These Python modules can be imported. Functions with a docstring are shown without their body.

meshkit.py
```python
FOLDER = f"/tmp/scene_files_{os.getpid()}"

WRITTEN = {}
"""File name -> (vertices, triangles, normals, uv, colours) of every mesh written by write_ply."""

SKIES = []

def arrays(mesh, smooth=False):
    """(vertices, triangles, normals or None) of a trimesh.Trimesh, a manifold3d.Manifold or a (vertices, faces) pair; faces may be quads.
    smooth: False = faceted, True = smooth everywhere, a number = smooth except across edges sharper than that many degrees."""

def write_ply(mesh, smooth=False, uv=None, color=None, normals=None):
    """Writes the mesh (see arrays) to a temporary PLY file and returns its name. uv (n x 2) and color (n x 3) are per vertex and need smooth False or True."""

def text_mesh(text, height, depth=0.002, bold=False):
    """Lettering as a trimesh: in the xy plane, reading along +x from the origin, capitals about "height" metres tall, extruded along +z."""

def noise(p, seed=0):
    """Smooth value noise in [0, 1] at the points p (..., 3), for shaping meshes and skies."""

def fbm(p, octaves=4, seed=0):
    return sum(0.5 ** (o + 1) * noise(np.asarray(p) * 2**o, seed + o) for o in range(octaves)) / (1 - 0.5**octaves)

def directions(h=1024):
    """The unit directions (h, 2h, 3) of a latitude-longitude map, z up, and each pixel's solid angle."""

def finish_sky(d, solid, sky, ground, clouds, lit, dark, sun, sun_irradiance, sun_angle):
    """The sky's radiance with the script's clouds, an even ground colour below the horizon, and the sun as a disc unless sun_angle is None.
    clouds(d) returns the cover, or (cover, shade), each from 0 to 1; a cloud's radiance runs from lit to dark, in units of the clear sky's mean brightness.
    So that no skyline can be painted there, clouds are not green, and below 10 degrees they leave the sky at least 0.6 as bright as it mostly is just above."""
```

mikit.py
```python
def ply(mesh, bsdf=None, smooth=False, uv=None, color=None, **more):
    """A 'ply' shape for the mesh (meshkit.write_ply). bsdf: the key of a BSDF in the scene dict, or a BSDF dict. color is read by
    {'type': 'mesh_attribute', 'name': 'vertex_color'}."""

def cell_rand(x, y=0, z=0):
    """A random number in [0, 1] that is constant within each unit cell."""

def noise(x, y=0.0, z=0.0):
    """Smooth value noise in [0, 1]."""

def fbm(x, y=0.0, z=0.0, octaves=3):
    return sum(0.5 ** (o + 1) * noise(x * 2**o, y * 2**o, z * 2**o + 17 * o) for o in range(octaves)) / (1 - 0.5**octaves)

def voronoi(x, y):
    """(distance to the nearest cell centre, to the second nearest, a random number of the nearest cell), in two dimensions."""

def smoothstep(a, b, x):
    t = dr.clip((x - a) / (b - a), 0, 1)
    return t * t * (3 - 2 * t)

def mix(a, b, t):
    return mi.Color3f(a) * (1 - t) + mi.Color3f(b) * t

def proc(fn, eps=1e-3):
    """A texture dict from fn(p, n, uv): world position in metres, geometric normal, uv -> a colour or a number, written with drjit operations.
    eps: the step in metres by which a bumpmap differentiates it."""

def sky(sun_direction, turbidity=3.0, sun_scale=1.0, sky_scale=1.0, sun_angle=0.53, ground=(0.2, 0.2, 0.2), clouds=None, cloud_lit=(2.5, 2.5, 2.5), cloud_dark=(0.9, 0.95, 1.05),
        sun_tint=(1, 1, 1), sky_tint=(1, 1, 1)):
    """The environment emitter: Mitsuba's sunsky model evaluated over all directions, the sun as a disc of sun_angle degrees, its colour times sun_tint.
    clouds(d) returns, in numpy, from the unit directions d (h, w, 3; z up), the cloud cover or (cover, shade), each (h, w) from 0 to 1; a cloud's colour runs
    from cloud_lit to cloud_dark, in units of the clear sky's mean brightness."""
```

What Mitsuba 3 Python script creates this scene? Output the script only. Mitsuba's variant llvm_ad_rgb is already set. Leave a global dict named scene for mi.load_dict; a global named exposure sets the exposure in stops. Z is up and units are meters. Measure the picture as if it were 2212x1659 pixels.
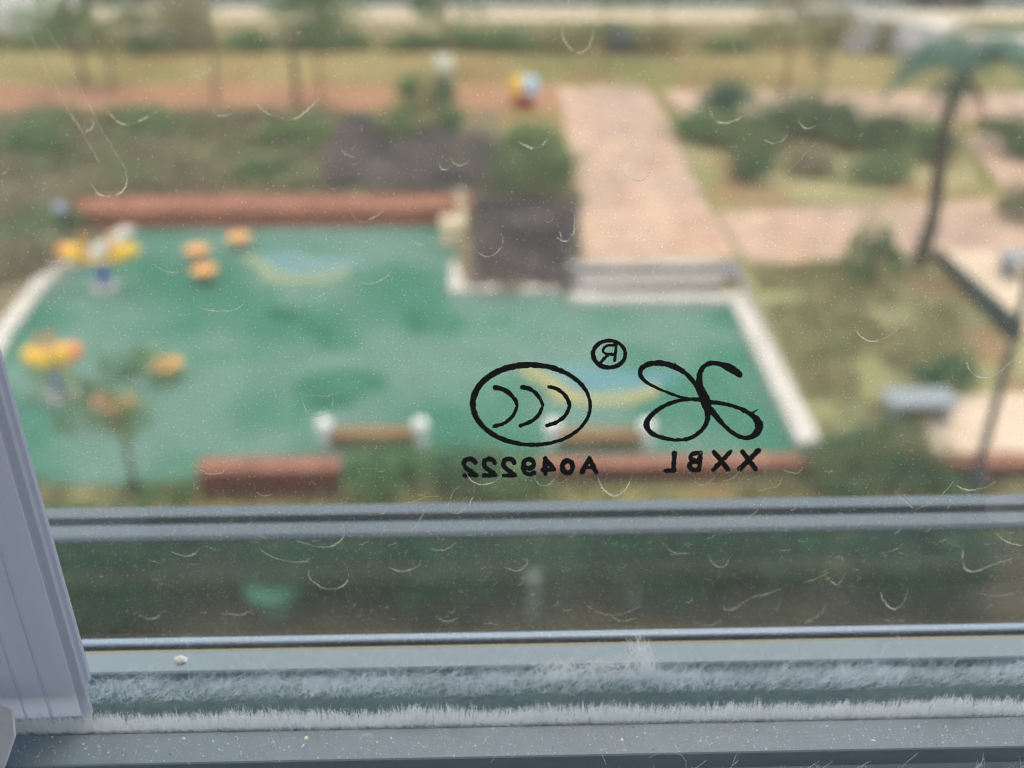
import math, random
import numpy as np, trimesh, mitsuba as mi, drjit as dr, mikit, meshkit
from shapely.geometry import Polygon, LineString, Point, box as sbox
from shapely.ops import unary_union
from shapely import affinity
T = mi.ScalarTransform4f
scene, labels = {}, {}

# ------------------------------------------------------------------ camera, sky, exposure
H = 9.0                                   # lens above the playground, metres
PITCH, YAW = math.radians(30.0), math.radians(1.4)
F = 2268.0                                # focal length in pixels of a picture 2212 wide
fw = np.array([math.sin(YAW) * math.cos(PITCH), math.cos(YAW) * math.cos(PITCH), -math.sin(PITCH)])
rt = np.array([math.cos(YAW), -math.sin(YAW), 0.0])
up = np.cross(rt, fw)
eye = np.array([0, 0, H])
scene['camera'] = {'type': 'thinlens', 'fov': 2 * math.degrees(math.atan(1106 / F)), 'fov_axis': 'x', 'near_clip': 0.01, 'far_clip': 3000.0,
                   'aperture_radius': 0.00128, 'focus_distance': 0.1525,
                   'to_world': T().look_at(origin=eye.tolist(), target=(eye + fw).tolist(), up=[0, 0, 1])}
scene['sky'] = mikit.sky([0.12, 0.30, 0.95], turbidity=4, sun_scale=0.20, sun_angle=18, clouds=lambda d: 1.0, sky_tint=(1.0, 1.0, 1.0),
                         cloud_lit=(2.45, 2.5, 2.6))
exposure = 2.28


def ray(x, y):
    return fw + (x - 1106) / F * rt + (829.5 - y) / F * up


def G(x, y, z=0.0):
    """The point at height z that is seen at (x, y) of a 2212 x 1659 print: used for surveying the place."""
    d = ray(x, y)
    return eye + (z - H) / d[2] * d


def W(x, y, Y):
    """The point of the upright plane at distance Y in front of the lens."""
    d = ray(x, y)
    return eye + Y / d[1] * d


rng = np.random.default_rng(7)
noise, fbm, mix, sstep = mikit.noise, mikit.fbm, mikit.mix, mikit.smoothstep

# ------------------------------------------------------------------ materials


def bsdf(key, d):
    scene[key] = d
    return key


def matte(key, fn, two=True):
    b = {'type': 'diffuse', 'reflectance': mikit.proc(fn) if callable(fn) else {'type': 'rgb', 'value': list(fn)}}
    return bsdf(key, {'type': 'twosided', 'b': b} if two else b)


def var(a, b, s, oct=3, sharp=(0.3, 0.7), off=0.0):
    return lambda p, n, uv: mix(a, b, sstep(sharp[0], sharp[1], fbm(p.x * s + off, p.y * s + off, p.z * s, oct)))


def paint(key, fn, rough=0.4, spec=0.5, **kw):
    return bsdf(key, {'type': 'twosided', 'b': {'type': 'principled', 'base_color': mikit.proc(fn) if callable(fn) else {'type': 'rgb', 'value': list(fn)},
                                                'roughness': rough, 'specular': spec, **kw}})


def lawn_c(p, n, uv):
    c = mix((.30, .25, .115), (.21, .20, .085), sstep(.35, .65, fbm(p.x * .25, p.y * .35, 0, 4)))
    c = mix(c, (.27, .17, .085), sstep(.55, .72, fbm(p.x * .6 + 40, p.y * .6, 0, 3)) * .6)
    return c * (.75 + .5 * noise(p.x * 9, p.y * 9))


def slope_c(p, n, uv):
    c = mix((.36, .32, .17), (.27, .27, .13), sstep(.35, .65, fbm(p.x * .7, p.y * .7, 0, 4)))
    c = mix(c, (.30, .185, .105), sstep(.53, .68, fbm(p.x * .8 + 11, p.y * .8 + 5, 0, 3)) * .8)
    return c * (.7 + .6 * noise(p.x * 11, p.y * 11))


def court_c(p, n, uv):
    w = fbm(p.x * .55 + 3.1, p.y * .55, 0, 4)
    c = mix((.056, .182, .125), (.135, .24, .198), sstep(.30, .68, w))
    c = mix(c, (.058, .205, .12), sstep(.60, .72, fbm(p.x * .45 + 31, p.y * .9 + 8, 0, 3)) * .5)
    return c * (.85 + .3 * noise(p.x * 14, p.y * 14))


def paving_c(p, n, uv):
    t = p.y * .62
    j = sstep(.05, .16, dr.abs(t - dr.floor(t) - .5) * 2)
    tx = p.x * .8
    jx = sstep(.02, .06, dr.abs(tx - dr.floor(tx) - .5) * 2)
    c = mix((.54, .385, .285), (.44, .325, .265), sstep(.32, .66, fbm(p.x * .5, p.y * .9, 0, 4)))
    c = mix(c, (.50, .29, .20), sstep(.56, .74, fbm(p.x * .9 + 9, p.y * .5 + 3, 0, 3)) * .35)
    c = mix((.42, .36, .2), c, .3 + .7 * j) * (.8 + .2 * jx)
    c = c * (.86 + .28 * mikit.cell_rand(dr.floor(p.x * 2.4), dr.floor(p.y * 2.4)))
    return c * (.88 + .24 * noise(p.x * 5, p.y * 5))


matte('lawn_mat', lawn_c)
matte('slope_mat', slope_c)
matte('court_mat', court_c)
matte('court_worn_mat', var((.030, .135, .08), (.06, .19, .118), 1.2))
matte('paving_mat', paving_c)
matte('terrace_mat', var((.74, .60, .45), (.64, .52, .39), .9))
matte('pink_path_mat', var((.40, .235, .145), (.34, .19, .115), .8))
matte('soil_mat', var((.20, .125, .09), (.13, .088, .066), 1.4))
matte('bed_soil_mat', var((.23, .18, .115), (.15, .15, .08), .9))
matte('asphalt_mat', var((.085, .115, .105), (.115, .135, .13), .3))
matte('kerb_mat', var((.62, .60, .54), (.50, .48, .42), 2.5))
matte('coping_mat', var((.34, .165, .115), (.25, .12, .085), 3.0))
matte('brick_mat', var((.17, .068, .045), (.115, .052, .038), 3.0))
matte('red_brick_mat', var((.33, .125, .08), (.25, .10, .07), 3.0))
matte('grey_stone_mat', var((.34, .35, .36), (.23, .24, .245), 2.0))
matte('dark_kerb_mat', var((.075, .10, .085), (.05, .065, .06), 2.0))
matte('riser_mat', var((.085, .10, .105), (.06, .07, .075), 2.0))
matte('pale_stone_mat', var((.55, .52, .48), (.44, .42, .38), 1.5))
matte('cream_mat', var((.76, .64, .44), (.64, .54, .37), 3.0))
matte('boulder_mat', var((.40, .40, .41), (.28, .28, .28), 1.2))
matte('bark_mat', var((.085, .07, .055), (.15, .125, .095), 6.0))
matte('palm_bark_mat', var((.05, .045, .036), (.095, .08, .062), 8.0))
matte('facade_mat', var((.55, .52, .46), (.48, .46, .42), 1.0))
matte('room_mat', (.66, .66, .66))
matte('floor_mat', (.42, .43, .45))
matte('hedge_mat', var((.11, .22, .09), (.20, .27, .125), 2.6))
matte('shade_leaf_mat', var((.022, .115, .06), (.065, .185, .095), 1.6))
matte('dark_leaf_mat', var((.07, .15, .075), (.15, .20, .10), 2.0))
matte('cover_mat', var((.20, .25, .125), (.31, .26, .17), .8, 4))
matte('purple_mat', var((.11, .11, .115), (.24, .205, .20), 1.1))
matte('olive_mat', var((.28, .28, .135), (.38, .34, .18), 1.6))
matte('pale_leaf_mat', var((.50, .50, .43), (.34, .38, .30), 2.0))
matte('teal_leaf_mat', var((.035, .11, .075), (.11, .20, .155), 2.0))
matte('spring_leaf_mat', var((.15, .24, .095), (.23, .28, .13), 2.0))
paint('yellow_mat', (.80, .50, .03), .35)
paint('orange_mat', var((.72, .36, .10), (.62, .28, .07), 4.0), .45)
paint('red_orange_mat', (.80, .25, .08), .4)
paint('pink_mat', (.62, .24, .17), .5)
paint('blue_mat', (.045, .12, .42), .35)
paint('pale_blue_mat', (.42, .58, .76), .4)
paint('pale_grey_blue_mat', (.24, .28, .30), .6)
paint('globe_mat', (.30, .33, .42), .35)
paint('white_mat', (.78, .78, .74), .4)
paint('dark_red_mat', (.26, .035, .02), .5)
paint('slate_mat', (.05, .06, .065), .45)
matte('court_blue_mat', var((.10, .24, .28), (.14, .28, .28), 1.5))
matte('faded_blue_mat', var((.15, .275, .29), (.17, .285, .27), 1.5))
matte('faded_yellow_mat', var((.27, .32, .20), (.21, .30, .22), 1.5))
matte('court_yellow_mat', var((.42, .35, .15), (.33, .33, .18), 1.5))
matte('plank_mat', var((.30, .20, .11), (.22, .14, .075), 5.0))
matte('skin_mat', (.45, .27, .19))
matte('hair_mat', (.025, .035, .09))
matte('mint_cloth_mat', var((.82, .85, .68), (.74, .77, .62), 6.0))
matte('dark_cloth_mat', (.05, .055, .075))
matte('teal_tile_mat', (.16, .36, .32))
# window materials
paint('powder_mat', lambda p, n, uv: mix((.235, .310, .375), (.200, .272, .338), noise(p.x * 5200, p.y * 5200, p.z * 5200)) * (.93 + .14 * fbm(p.x * 260, p.y * 420, p.z * 420)), .42, .45)
paint('lit_ledge_mat', lambda p, n, uv: mix((.30, .39, .45), (.27, .36, .42), noise(p.x * 5200, p.y * 5200, p.z * 5200)), .42, .45)  # the powder paint again, sky light on the ledge put into a lighter colour
paint('rail_mat', lambda p, n, uv: mix((.115, .160, .195), (.085, .122, .155), fbm(p.x * 30, p.y * 200, p.z * 200)), .4, .5)
paint('gasket_mat', (.018, .024, .036), .30, .6)
paint('lit_bead_mat', (.20, .27, .36), .30, .6, clearcoat=.6)  # sky-lit top edge of the gasket, put in as a lighter colour
paint('groove_mat', (.02, .03, .036), .8, .1)
matte('seal_mat', (.50, .46, .32))
matte('backing_mat', lambda p, n, uv: mix((.10, .155, .17), (.15, .212, .23), fbm(p.x * 900, p.y * 900, p.z * 900)))
paint('ink_mat', (.012, .012, .013), .6, .3)


def translucent(key, c, t, rough=.6, spec=0.3):
    return bsdf(key, {'type': 'principledthin', 'base_color': mikit.proc(c) if callable(c) else {'type': 'rgb', 'value': list(c)}, 'roughness': rough, 'diff_trans': t, 'eta': 1.3})


translucent('stain_mat', (.74, .71, .60), 1.1)
translucent('dust_mat', (.80, .77, .70), 1.1)
translucent('fibre_mat', (.82, .90, .98), .95)
translucent('shaded_fibre_mat', (.30, .40, .46), .75)  # same fibres, colour darkened as shade for the gaps and lower front
translucent('white_fibre_mat', (.84, .89, .92), .85)
matte('pile_core_mat', lambda p, n, uv: mix((.33, .37, .39), (.60, .64, .66), noise(p.x * 6500, p.y * 3000, p.z * 700)))
translucent('plastic_mat', lambda p, n, uv: mix((.60, .65, .75), (.65, .69, .78), fbm(p.x * 400, p.y * 50, p.z * 12)), 1.1, .35)
paint('block_mat', (.56, .60, .70), .5)


def dirt(p, n, uv):
    """How much of the pane is covered by dried dust: an even film, fine specks, more of it towards the foot."""
    low = sstep(H - .03, H - .13, p.z)
    film = .056 - .040 * low + .10 * dr.maximum(fbm(p.x * 45, p.z * 30, 3, 4) - .45, 0) + .05 * dr.maximum(fbm(p.x * 330 + 4 * noise(p.z * 60, p.x * 40), p.z * 22, 5, 3) - .5, 0)
    d1, _, r1 = mikit.voronoi(p.x * 1900, p.z * 1900)
    d2, _, r2 = mikit.voronoi(p.x * 3600 + 7, p.z * 3600)
    spk = sstep(.24, .1, d1) * sstep(.965 - .19 * low, .99, r1) * .5 + sstep(.3, .1, d2) * sstep(.92 - .30 * low, .97, r2) * .3
    return dr.minimum(film + spk, .8)


bsdf('dirty_glass', {'type': 'blendbsdf', 'weight': mikit.proc(dirt), 'a': {'type': 'thindielectric'},
                     'b': {'type': 'principledthin', 'base_color': {'type': 'rgb', 'value': [.72, .70, .62]}, 'roughness': .8, 'diff_trans': 1.0, 'eta': 1.2}})
bsdf('streak_glass', {'type': 'blendbsdf', 'weight': mikit.proc(lambda p, n, uv: .07 + .10 * fbm(p.x * 300, p.z * 200, 0, 3)), 'a': {'type': 'null'},
                      'b': {'type': 'principledthin', 'base_color': {'type': 'rgb', 'value': [.72, .71, .66]}, 'roughness': .8, 'diff_trans': 1.0, 'eta': 1.2}})
scene['streak_glass']['a'] = {'type': 'thindielectric', 'int_ior': 1.05}
bsdf('clear_glass', {'type': 'thindielectric'})
bsdf('tinted_glass', {'type': 'thindielectric', 'specular_transmittance': {'type': 'rgb', 'value': [.33, .46, .385]}})

# ------------------------------------------------------------------ helpers


def numbered(name):
    if name not in scene and name not in labels and name not in roots:
        roots.add(name)
        return name
    k = 1
    while f'{name}_{k:03d}' in roots or f'{name}_{k:03d}' in scene:
        k += 1
    roots.add(f'{name}_{k:03d}')
    return f'{name}_{k:03d}'


roots = set()


def thing(name, label, cat, group=None):
    k = numbered(name)
    labels[k] = {'label': label, 'category': cat}
    if group:
        labels[k]['group'] = group
    return k


def part(parent, name, mesh, mat, smooth=False, label=None, kind=None):
    k = numbered(parent + '__' + name)
    scene[k] = mikit.ply(mesh, mat, smooth=smooth)
    if label or kind:
        labels[k] = {**({'label': label} if label else {}), **({'kind': kind} if kind else {})}
    return k


def single(name, mesh, mat, label, cat, group=None, smooth=False):
    k = thing(name, label, cat, group)
    scene[k] = mikit.ply(mesh, mat, smooth=smooth)
    return k


def struct(name, mesh, mat, label=None, smooth=False, kind='structure'):
    k = numbered(name)
    scene[k] = mikit.ply(mesh, mat, smooth=smooth)
    labels[k] = {'kind': kind, **({'label': label} if label else {})}
    return k


def cat(*ms):
    return trimesh.util.concatenate(list(ms))


def bx(x0, x1, y0, y1, z0, z1, c=0.0):
    """A box with chamfered edges."""
    m = trimesh.creation.box(bounds=[[x0, y0, z0], [x1, y1, z1]])
    if not c:
        return m
    p = []
    for sx in (0, 1):
        for sy in (0, 1):
            for sz in (0, 1):
                q = np.array([(x0, x1)[sx], (y0, y1)[sy], (z0, z1)[sz]])
                s = np.array([c * (1, -1)[sx], c * (1, -1)[sy], c * (1, -1)[sz]])
                for k in range(3):
                    t = s.copy()
                    t[k] = 0
                    p.append(q + t)
    return trimesh.convex.convex_hull(np.array(p))


def tube(pts, radii, sides=8):
    p = np.asarray(pts, float)
    rad = np.broadcast_to(radii, (len(p),))
    t = np.gradient(p, axis=0)
    t /= np.linalg.norm(t, axis=1, keepdims=True) + 1e-12
    ref = np.array([.13, .2, .97]) if abs(t[0][2]) < .9 else np.array([.97, .2, .1])
    a = np.cross(t, ref)
    a /= np.linalg.norm(a, axis=1, keepdims=True)
    b = np.cross(t, a)
    an = np.arange(sides) * 2 * np.pi / sides
    v = p[:, None] + rad[:, None, None] * (np.cos(an)[None, :, None] * a[:, None] + np.sin(an)[None, :, None] * b[:, None])
    n = len(p)
    i, j = np.meshgrid(np.arange(n - 1), np.arange(sides), indexing='ij')
    q = np.stack([i * sides + j, i * sides + (j + 1) % sides, (i + 1) * sides + (j + 1) % sides, (i + 1) * sides + j], -1).reshape(-1, 4)
    f = np.vstack([q[:, [0, 1, 2]], q[:, [0, 2, 3]]])
    caps = [[0, k, k + 1] for k in range(1, sides - 1)] + [[(n - 1) * sides, (n - 1) * sides + k + 1, (n - 1) * sides + k] for k in range(1, sides - 1)]
    return trimesh.Trimesh(v.reshape(-1, 3), np.vstack([f, caps]), process=False)


def many_tubes(P, R, sides=3):
    """N polylines of K points as thin tubes in one mesh. P (N, K, 3), R (N, K)."""
    N, K, _ = P.shape
    t = np.gradient(P, axis=1)
    t /= np.linalg.norm(t, axis=2, keepdims=True) + 1e-12
    ref = np.array([.92, .31, .22])
    a = np.cross(t, ref)
    a /= np.linalg.norm(a, axis=2, keepdims=True) + 1e-12
    b = np.cross(t, a)
    an = np.arange(sides) * 2 * np.pi / sides
    v = P[:, :, None] + R[:, :, None, None] * (np.cos(an)[None, None, :, None] * a[:, :, None] + np.sin(an)[None, None, :, None] * b[:, :, None])
    n, i, j = np.meshgrid(np.arange(N), np.arange(K - 1), np.arange(sides), indexing='ij')
    o = n * K * sides
    q = np.stack([o + i * sides + j, o + i * sides + (j + 1) % sides, o + (i + 1) * sides + (j + 1) % sides, o + (i + 1) * sides + j], -1).reshape(-1, 4)
    return trimesh.Trimesh(v.reshape(-1, 3), np.vstack([q[:, [0, 1, 2]], q[:, [0, 2, 3]]]), process=False)


def lathe(profile, at, sides=20):
    m = trimesh.creation.revolve(np.asarray(profile, float), sections=sides)
    m.apply_translation(at)
    return m


def leaves(P, size, seed, flat=.35):
    """One bent four-cornered leaf at each point."""
    r = np.random.default_rng(seed)
    n = len(P)
    d = r.normal(size=(n, 3))
    d[:, 2] = d[:, 2] * (1 - flat)
    d /= np.linalg.norm(d, axis=1, keepdims=True)
    s = np.cross(d, r.normal(size=(n, 3)))
    s /= np.linalg.norm(s, axis=1, keepdims=True)
    L = size * r.uniform(.6, 1.35, (n, 1))
    v = np.stack([P, P + d * L * .5 + s * L * .27, P + d * L, P + d * L * .5 - s * L * .27], 1).reshape(-1, 3)
    k = np.arange(n)[:, None] * 4
    return trimesh.Trimesh(v, np.vstack([k + [0, 1, 2], k + [0, 2, 3]]), process=False)


def cloud(c, rad, n, size, seed, gap=.42, freq=2.2, flatbase=True):
    """Leaves through an uneven ellipsoid with gaps."""
    r = np.random.default_rng(seed)
    out = []
    have = 0
    while have < n:
        u = r.normal(size=(n * 2, 3))
        u /= np.linalg.norm(u, axis=1, keepdims=True)
        q = u * r.uniform(0.25, 1, (n * 2, 1)) ** .5
        lump = .72 + .5 * meshkit.noise(u * 2.1 + seed * 3.7, seed)
        q = q * lump[:, None]
        p = q * np.asarray(rad) + np.asarray(c)
        keep = meshkit.fbm(p * freq, 2, seed) > gap
        if flatbase:
            keep &= q[:, 2] > -.82
        out.append(p[keep])
        have += keep.sum()
    return leaves(np.vstack(out)[:n], size, seed + 1)


# ------------------------------------------------------------------ the lie of the land: court at 0, upper garden at 0.4 m
YS = 22.93
ZONES = [
    (Polygon([(-900, -300), (900, -300), (900, 13.5), (5.12, 13.5), (5.12, 19.9), (1.62, 19.9), (1.62, 19.4), (-.62, 19.4), (-.62, YS), (-9.8, YS), (-9.8, 21.5), (-900, 21.5)]), lambda x, y: 0 * x),
    (sbox(5.12, 13.5, 900, 19.9), lambda x, y: .4 * (y - 13.5) / 6.4),
    (sbox(-.62, 19.4, 1.62, 21.9), lambda x, y: .06 + .34 * (y - 19.4) / 2.5),
    (sbox(-900, 21.5, -9.8, 24.5), lambda x, y: .4 * (y - 21.5) / 3.0),
    (Polygon([(-9.8, YS), (-.62, YS), (-.62, 21.9), (1.62, 21.9), (1.62, 19.9), (900, 19.9), (900, 1800), (-900, 1800), (-900, 24.5), (-9.8, 24.5)]), lambda x, y: .4 + 0 * x),
]


def ground_z(x, y):
    for poly, fn in ZONES:
        if poly.intersects(Point(x, y)):
            return float(fn(np.float64(x), np.float64(y)))
    return 0.0


def drape(poly, lift):
    V, Fc, n = [], [], 0
    for zone, fn in ZONES:
        g = poly.intersection(zone)
        for q in getattr(g, 'geoms', [g]):
            if q.geom_type != 'Polygon' or q.area < 1e-4:
                continue
            v, f = trimesh.creation.triangulate_polygon(q, engine='earcut')
            V.append(np.column_stack([v, fn(v[:, 0], v[:, 1]) + lift]))
            Fc.append(np.asarray(f) + n)
            n += len(v)
    m = trimesh.Trimesh(np.vstack(V), np.vstack(Fc), process=False)
    if m.face_normals[:, 2].mean() < 0:
        m.invert()
    return m


def outline(pts, z):
    return Polygon([G(x, y, z)[:2] for x, y in pts]).buffer(0)


struct('ground', drape(sbox(-900, -300, 900, 1800), 0.0), 'lawn_mat')
court_poly = Polygon([G(*q)[:2] for q in ((-60, 1120), (-60, 860), (-25, 795), (0, 747), (25, 710), (61, 662), (93, 622), (137, 591), (181, 571), (232, 541), (290, 500), (300, 470))] +
                     [(-.60, YS - .02), (-.62, 19.25), (1.56, 19.2), (1.56, 18.72), (4.92, 18.62), (4.9, 12.85), (-2.3, 12.85), (-4.4, 12.80), (-9.6, 12.6)]).buffer(0)
court_poly = court_poly.intersection(sbox(-30, 0, 30, YS - .02))
struct('playground_court', drape(court_poly, .012), 'court_mat')
struct('slope_lawn', drape(sbox(5.10, 11.2, 40, 19.6), .004), 'slope_mat')
struct('path', drape(outline([(-300, 183), (1215, 183), (1235, 238), (-300, 242)], .4), .012), 'pink_path_mat')
pave = unary_union([outline([(1205, 190), (1395, 190), (1445, 262), (1490, 370), (1530, 447), (1600, 566), (1255, 566), (1245, 450), (1225, 300)], .4),
                    outline([(1430, 196), (2400, 205), (2400, 262), (1470, 250)], .4),
                    outline([(1545, 458), (2000, 438), (2400, 425), (2400, 552), (1990, 562), (1620, 570)], .4),
                    outline([(2085, 298), (2130, 285), (2420, 470), (2420, 560), (2160, 400)], .4)])
struct('paved_path', drape(pave, .016), 'paving_mat')
struct('terrace', drape(outline([(2040, 556), (2500, 535), (2500, 800), (2200, 712)], .3), .020), 'terrace_mat')
struct('terrace', drape(outline([(1990, 862), (2500, 845), (2500, 968), (2010, 975)], .05), .020), 'terrace_mat')
struct('garden_bed', drape(outline([(-300, 242), (1085, 240), (1085, 420), (190, 424), (280, 480), (150, 560), (-20, 720), (-300, 760)], .4), .008), 'bed_soil_mat')
struct('garden_bed', drape(sbox(-.60, 19.42, 1.60, 22.9), .008), 'bed_soil_mat')
struct('hedge_bed', drape(outline([(1440, 262), (1560, 250), (2070, 262), (2110, 400), (1980, 430), (1560, 440), (1500, 370)], .4), .008), 'slope_mat')
struct('road', drape(outline([(-400, 16), (2600, 19), (2900, -160), (-700, -160)], .4), .014), 'asphalt_mat')
struct('pavement', drape(outline([(-400, 42), (2600, 45), (2600, 19), (-400, 16)], .4), .018), 'cream_mat')
struct('foot_soil', drape(sbox(-16, 4.0, 16, 11.6), .006), 'soil_mat')

# ------------------------------------------------------------------ court: kerbs, steps, walls, paint


def wall_line(pts, w, z0, z1):
    return trimesh.creation.extrude_polygon(LineString(pts).buffer(w / 2, cap_style=2, join_style=2), z1 - z0, engine='earcut').apply_translation([0, 0, z0])


left_curve = [G(*q)[:2] for q in ((-55, 860), (-25, 790), (0, 742), (25, 705), (61, 657), (93, 617), (137, 586), (181, 566), (232, 536), (282, 500))]
single('kerb', wall_line(left_curve, .34, 0, .13), 'kerb_mat', 'curved white concrete kerb round the left end of the green court', 'kerb')
single('kerb', wall_line([(-.66, 20.6), (-.66, 19.26), (1.42, 19.2)], .26, 0, .14), 'kerb_mat', 'white concrete kerb in an L round the dark purple bed beside the steps', 'kerb')
single('kerb', wall_line([(1.58, 18.78), (4.92, 18.66), (4.92, 13.4)], .36, 0, .17), 'kerb_mat', 'white concrete kerb along the right side of the court and the foot of the steps', 'kerb')
t = thing('steps', 'grey stone steps with pale edges leading from the court up to the paved path', 'steps')
for i, (z, y) in enumerate(((.205, 19.27), (.40, 19.66))):
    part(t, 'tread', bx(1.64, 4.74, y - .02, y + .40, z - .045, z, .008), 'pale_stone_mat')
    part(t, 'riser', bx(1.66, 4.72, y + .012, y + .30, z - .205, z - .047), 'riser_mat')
redb = outline([(185, 424), (1085, 424), (1085, 456), (230, 456)], .4)


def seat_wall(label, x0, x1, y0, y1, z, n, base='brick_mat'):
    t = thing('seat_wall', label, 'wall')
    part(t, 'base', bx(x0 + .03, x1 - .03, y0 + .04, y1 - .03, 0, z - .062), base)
    L = (x1 - x0) / n
    for k in range(n):
        part(t, 'coping_slab', bx(x0 + k * L + .006, x0 + (k + 1) * L - .006, y0 + rng.uniform(-.004, .004), y1, z - .06, z + rng.uniform(-.003, .003), .01), 'coping_mat')
    return t


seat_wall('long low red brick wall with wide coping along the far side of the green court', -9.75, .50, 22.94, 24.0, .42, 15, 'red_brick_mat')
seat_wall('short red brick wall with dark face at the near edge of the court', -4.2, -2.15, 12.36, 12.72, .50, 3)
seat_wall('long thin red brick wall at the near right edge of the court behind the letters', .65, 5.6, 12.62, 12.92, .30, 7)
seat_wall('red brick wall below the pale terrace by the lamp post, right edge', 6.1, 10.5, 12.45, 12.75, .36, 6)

# painted figures on the court: flat road paint


def decal(name, polys, label, catname):
    t = thing(name, label, catname)
    for nm, pts, mat, lift in polys:
        g = Polygon([G(*q)[:2] for q in pts]).buffer(.06).buffer(-.03)
        part(t, nm, drape(g, lift), mat)
    return t


def crescent(dx, dy, s=1.0, k='faded'):
    yl = [(520, 545), (560, 560), (600, 590), (650, 598), (720, 592), (755, 578), (752, 596), (700, 612), (640, 614), (590, 606), (565, 606), (575, 592), (545, 572), (515, 556)]
    bl = [(560, 550), (620, 545), (700, 556), (770, 560), (800, 572), (755, 576), (720, 588), (650, 594), (604, 586), (575, 566)]
    f = lambda L: [(640 + (x - 640) * s + dx, 578 + (y - 578) * s + dy) for x, y in L]
    return [('yellow_paint', f(yl), k + '_yellow_mat', .020), ('blue_paint', f(bl), k + '_blue_mat', .016)]


decal('painted_crescent', crescent(0, 0), 'faded yellow and blue crescent painted on the far left of the court', 'floor painting')
decal('painted_crescent', crescent(640, 254, 1.22, 'court'), 'yellow and blue crescent painted on the court behind the printed oval', 'floor painting')
for nm, pts, lb in (('arrow', [(585, 668), (640, 672), (720, 700), (780, 742), (755, 755), (690, 752), (705, 730), (640, 705), (590, 690)], 'dark green wedge shaped patch in the middle of the court'),
                    ('bar', [(640, 830), (700, 805), (775, 800), (830, 828), (790, 850), (745, 880), (640, 885)], 'dark green patch on the court in front of the round posts'),
                    ('spot', [(880, 685), (950, 672), (1000, 690), (985, 720), (900, 722)], 'small dark green patch on the court left of the steps')):
    g = Polygon([G(*q)[:2] for q in pts]).buffer(.12).buffer(-.1).buffer(.05)
    single('court_patch', drape(g, .016), 'court_worn_mat', lb, 'patch')

# ------------------------------------------------------------------ play things


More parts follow.
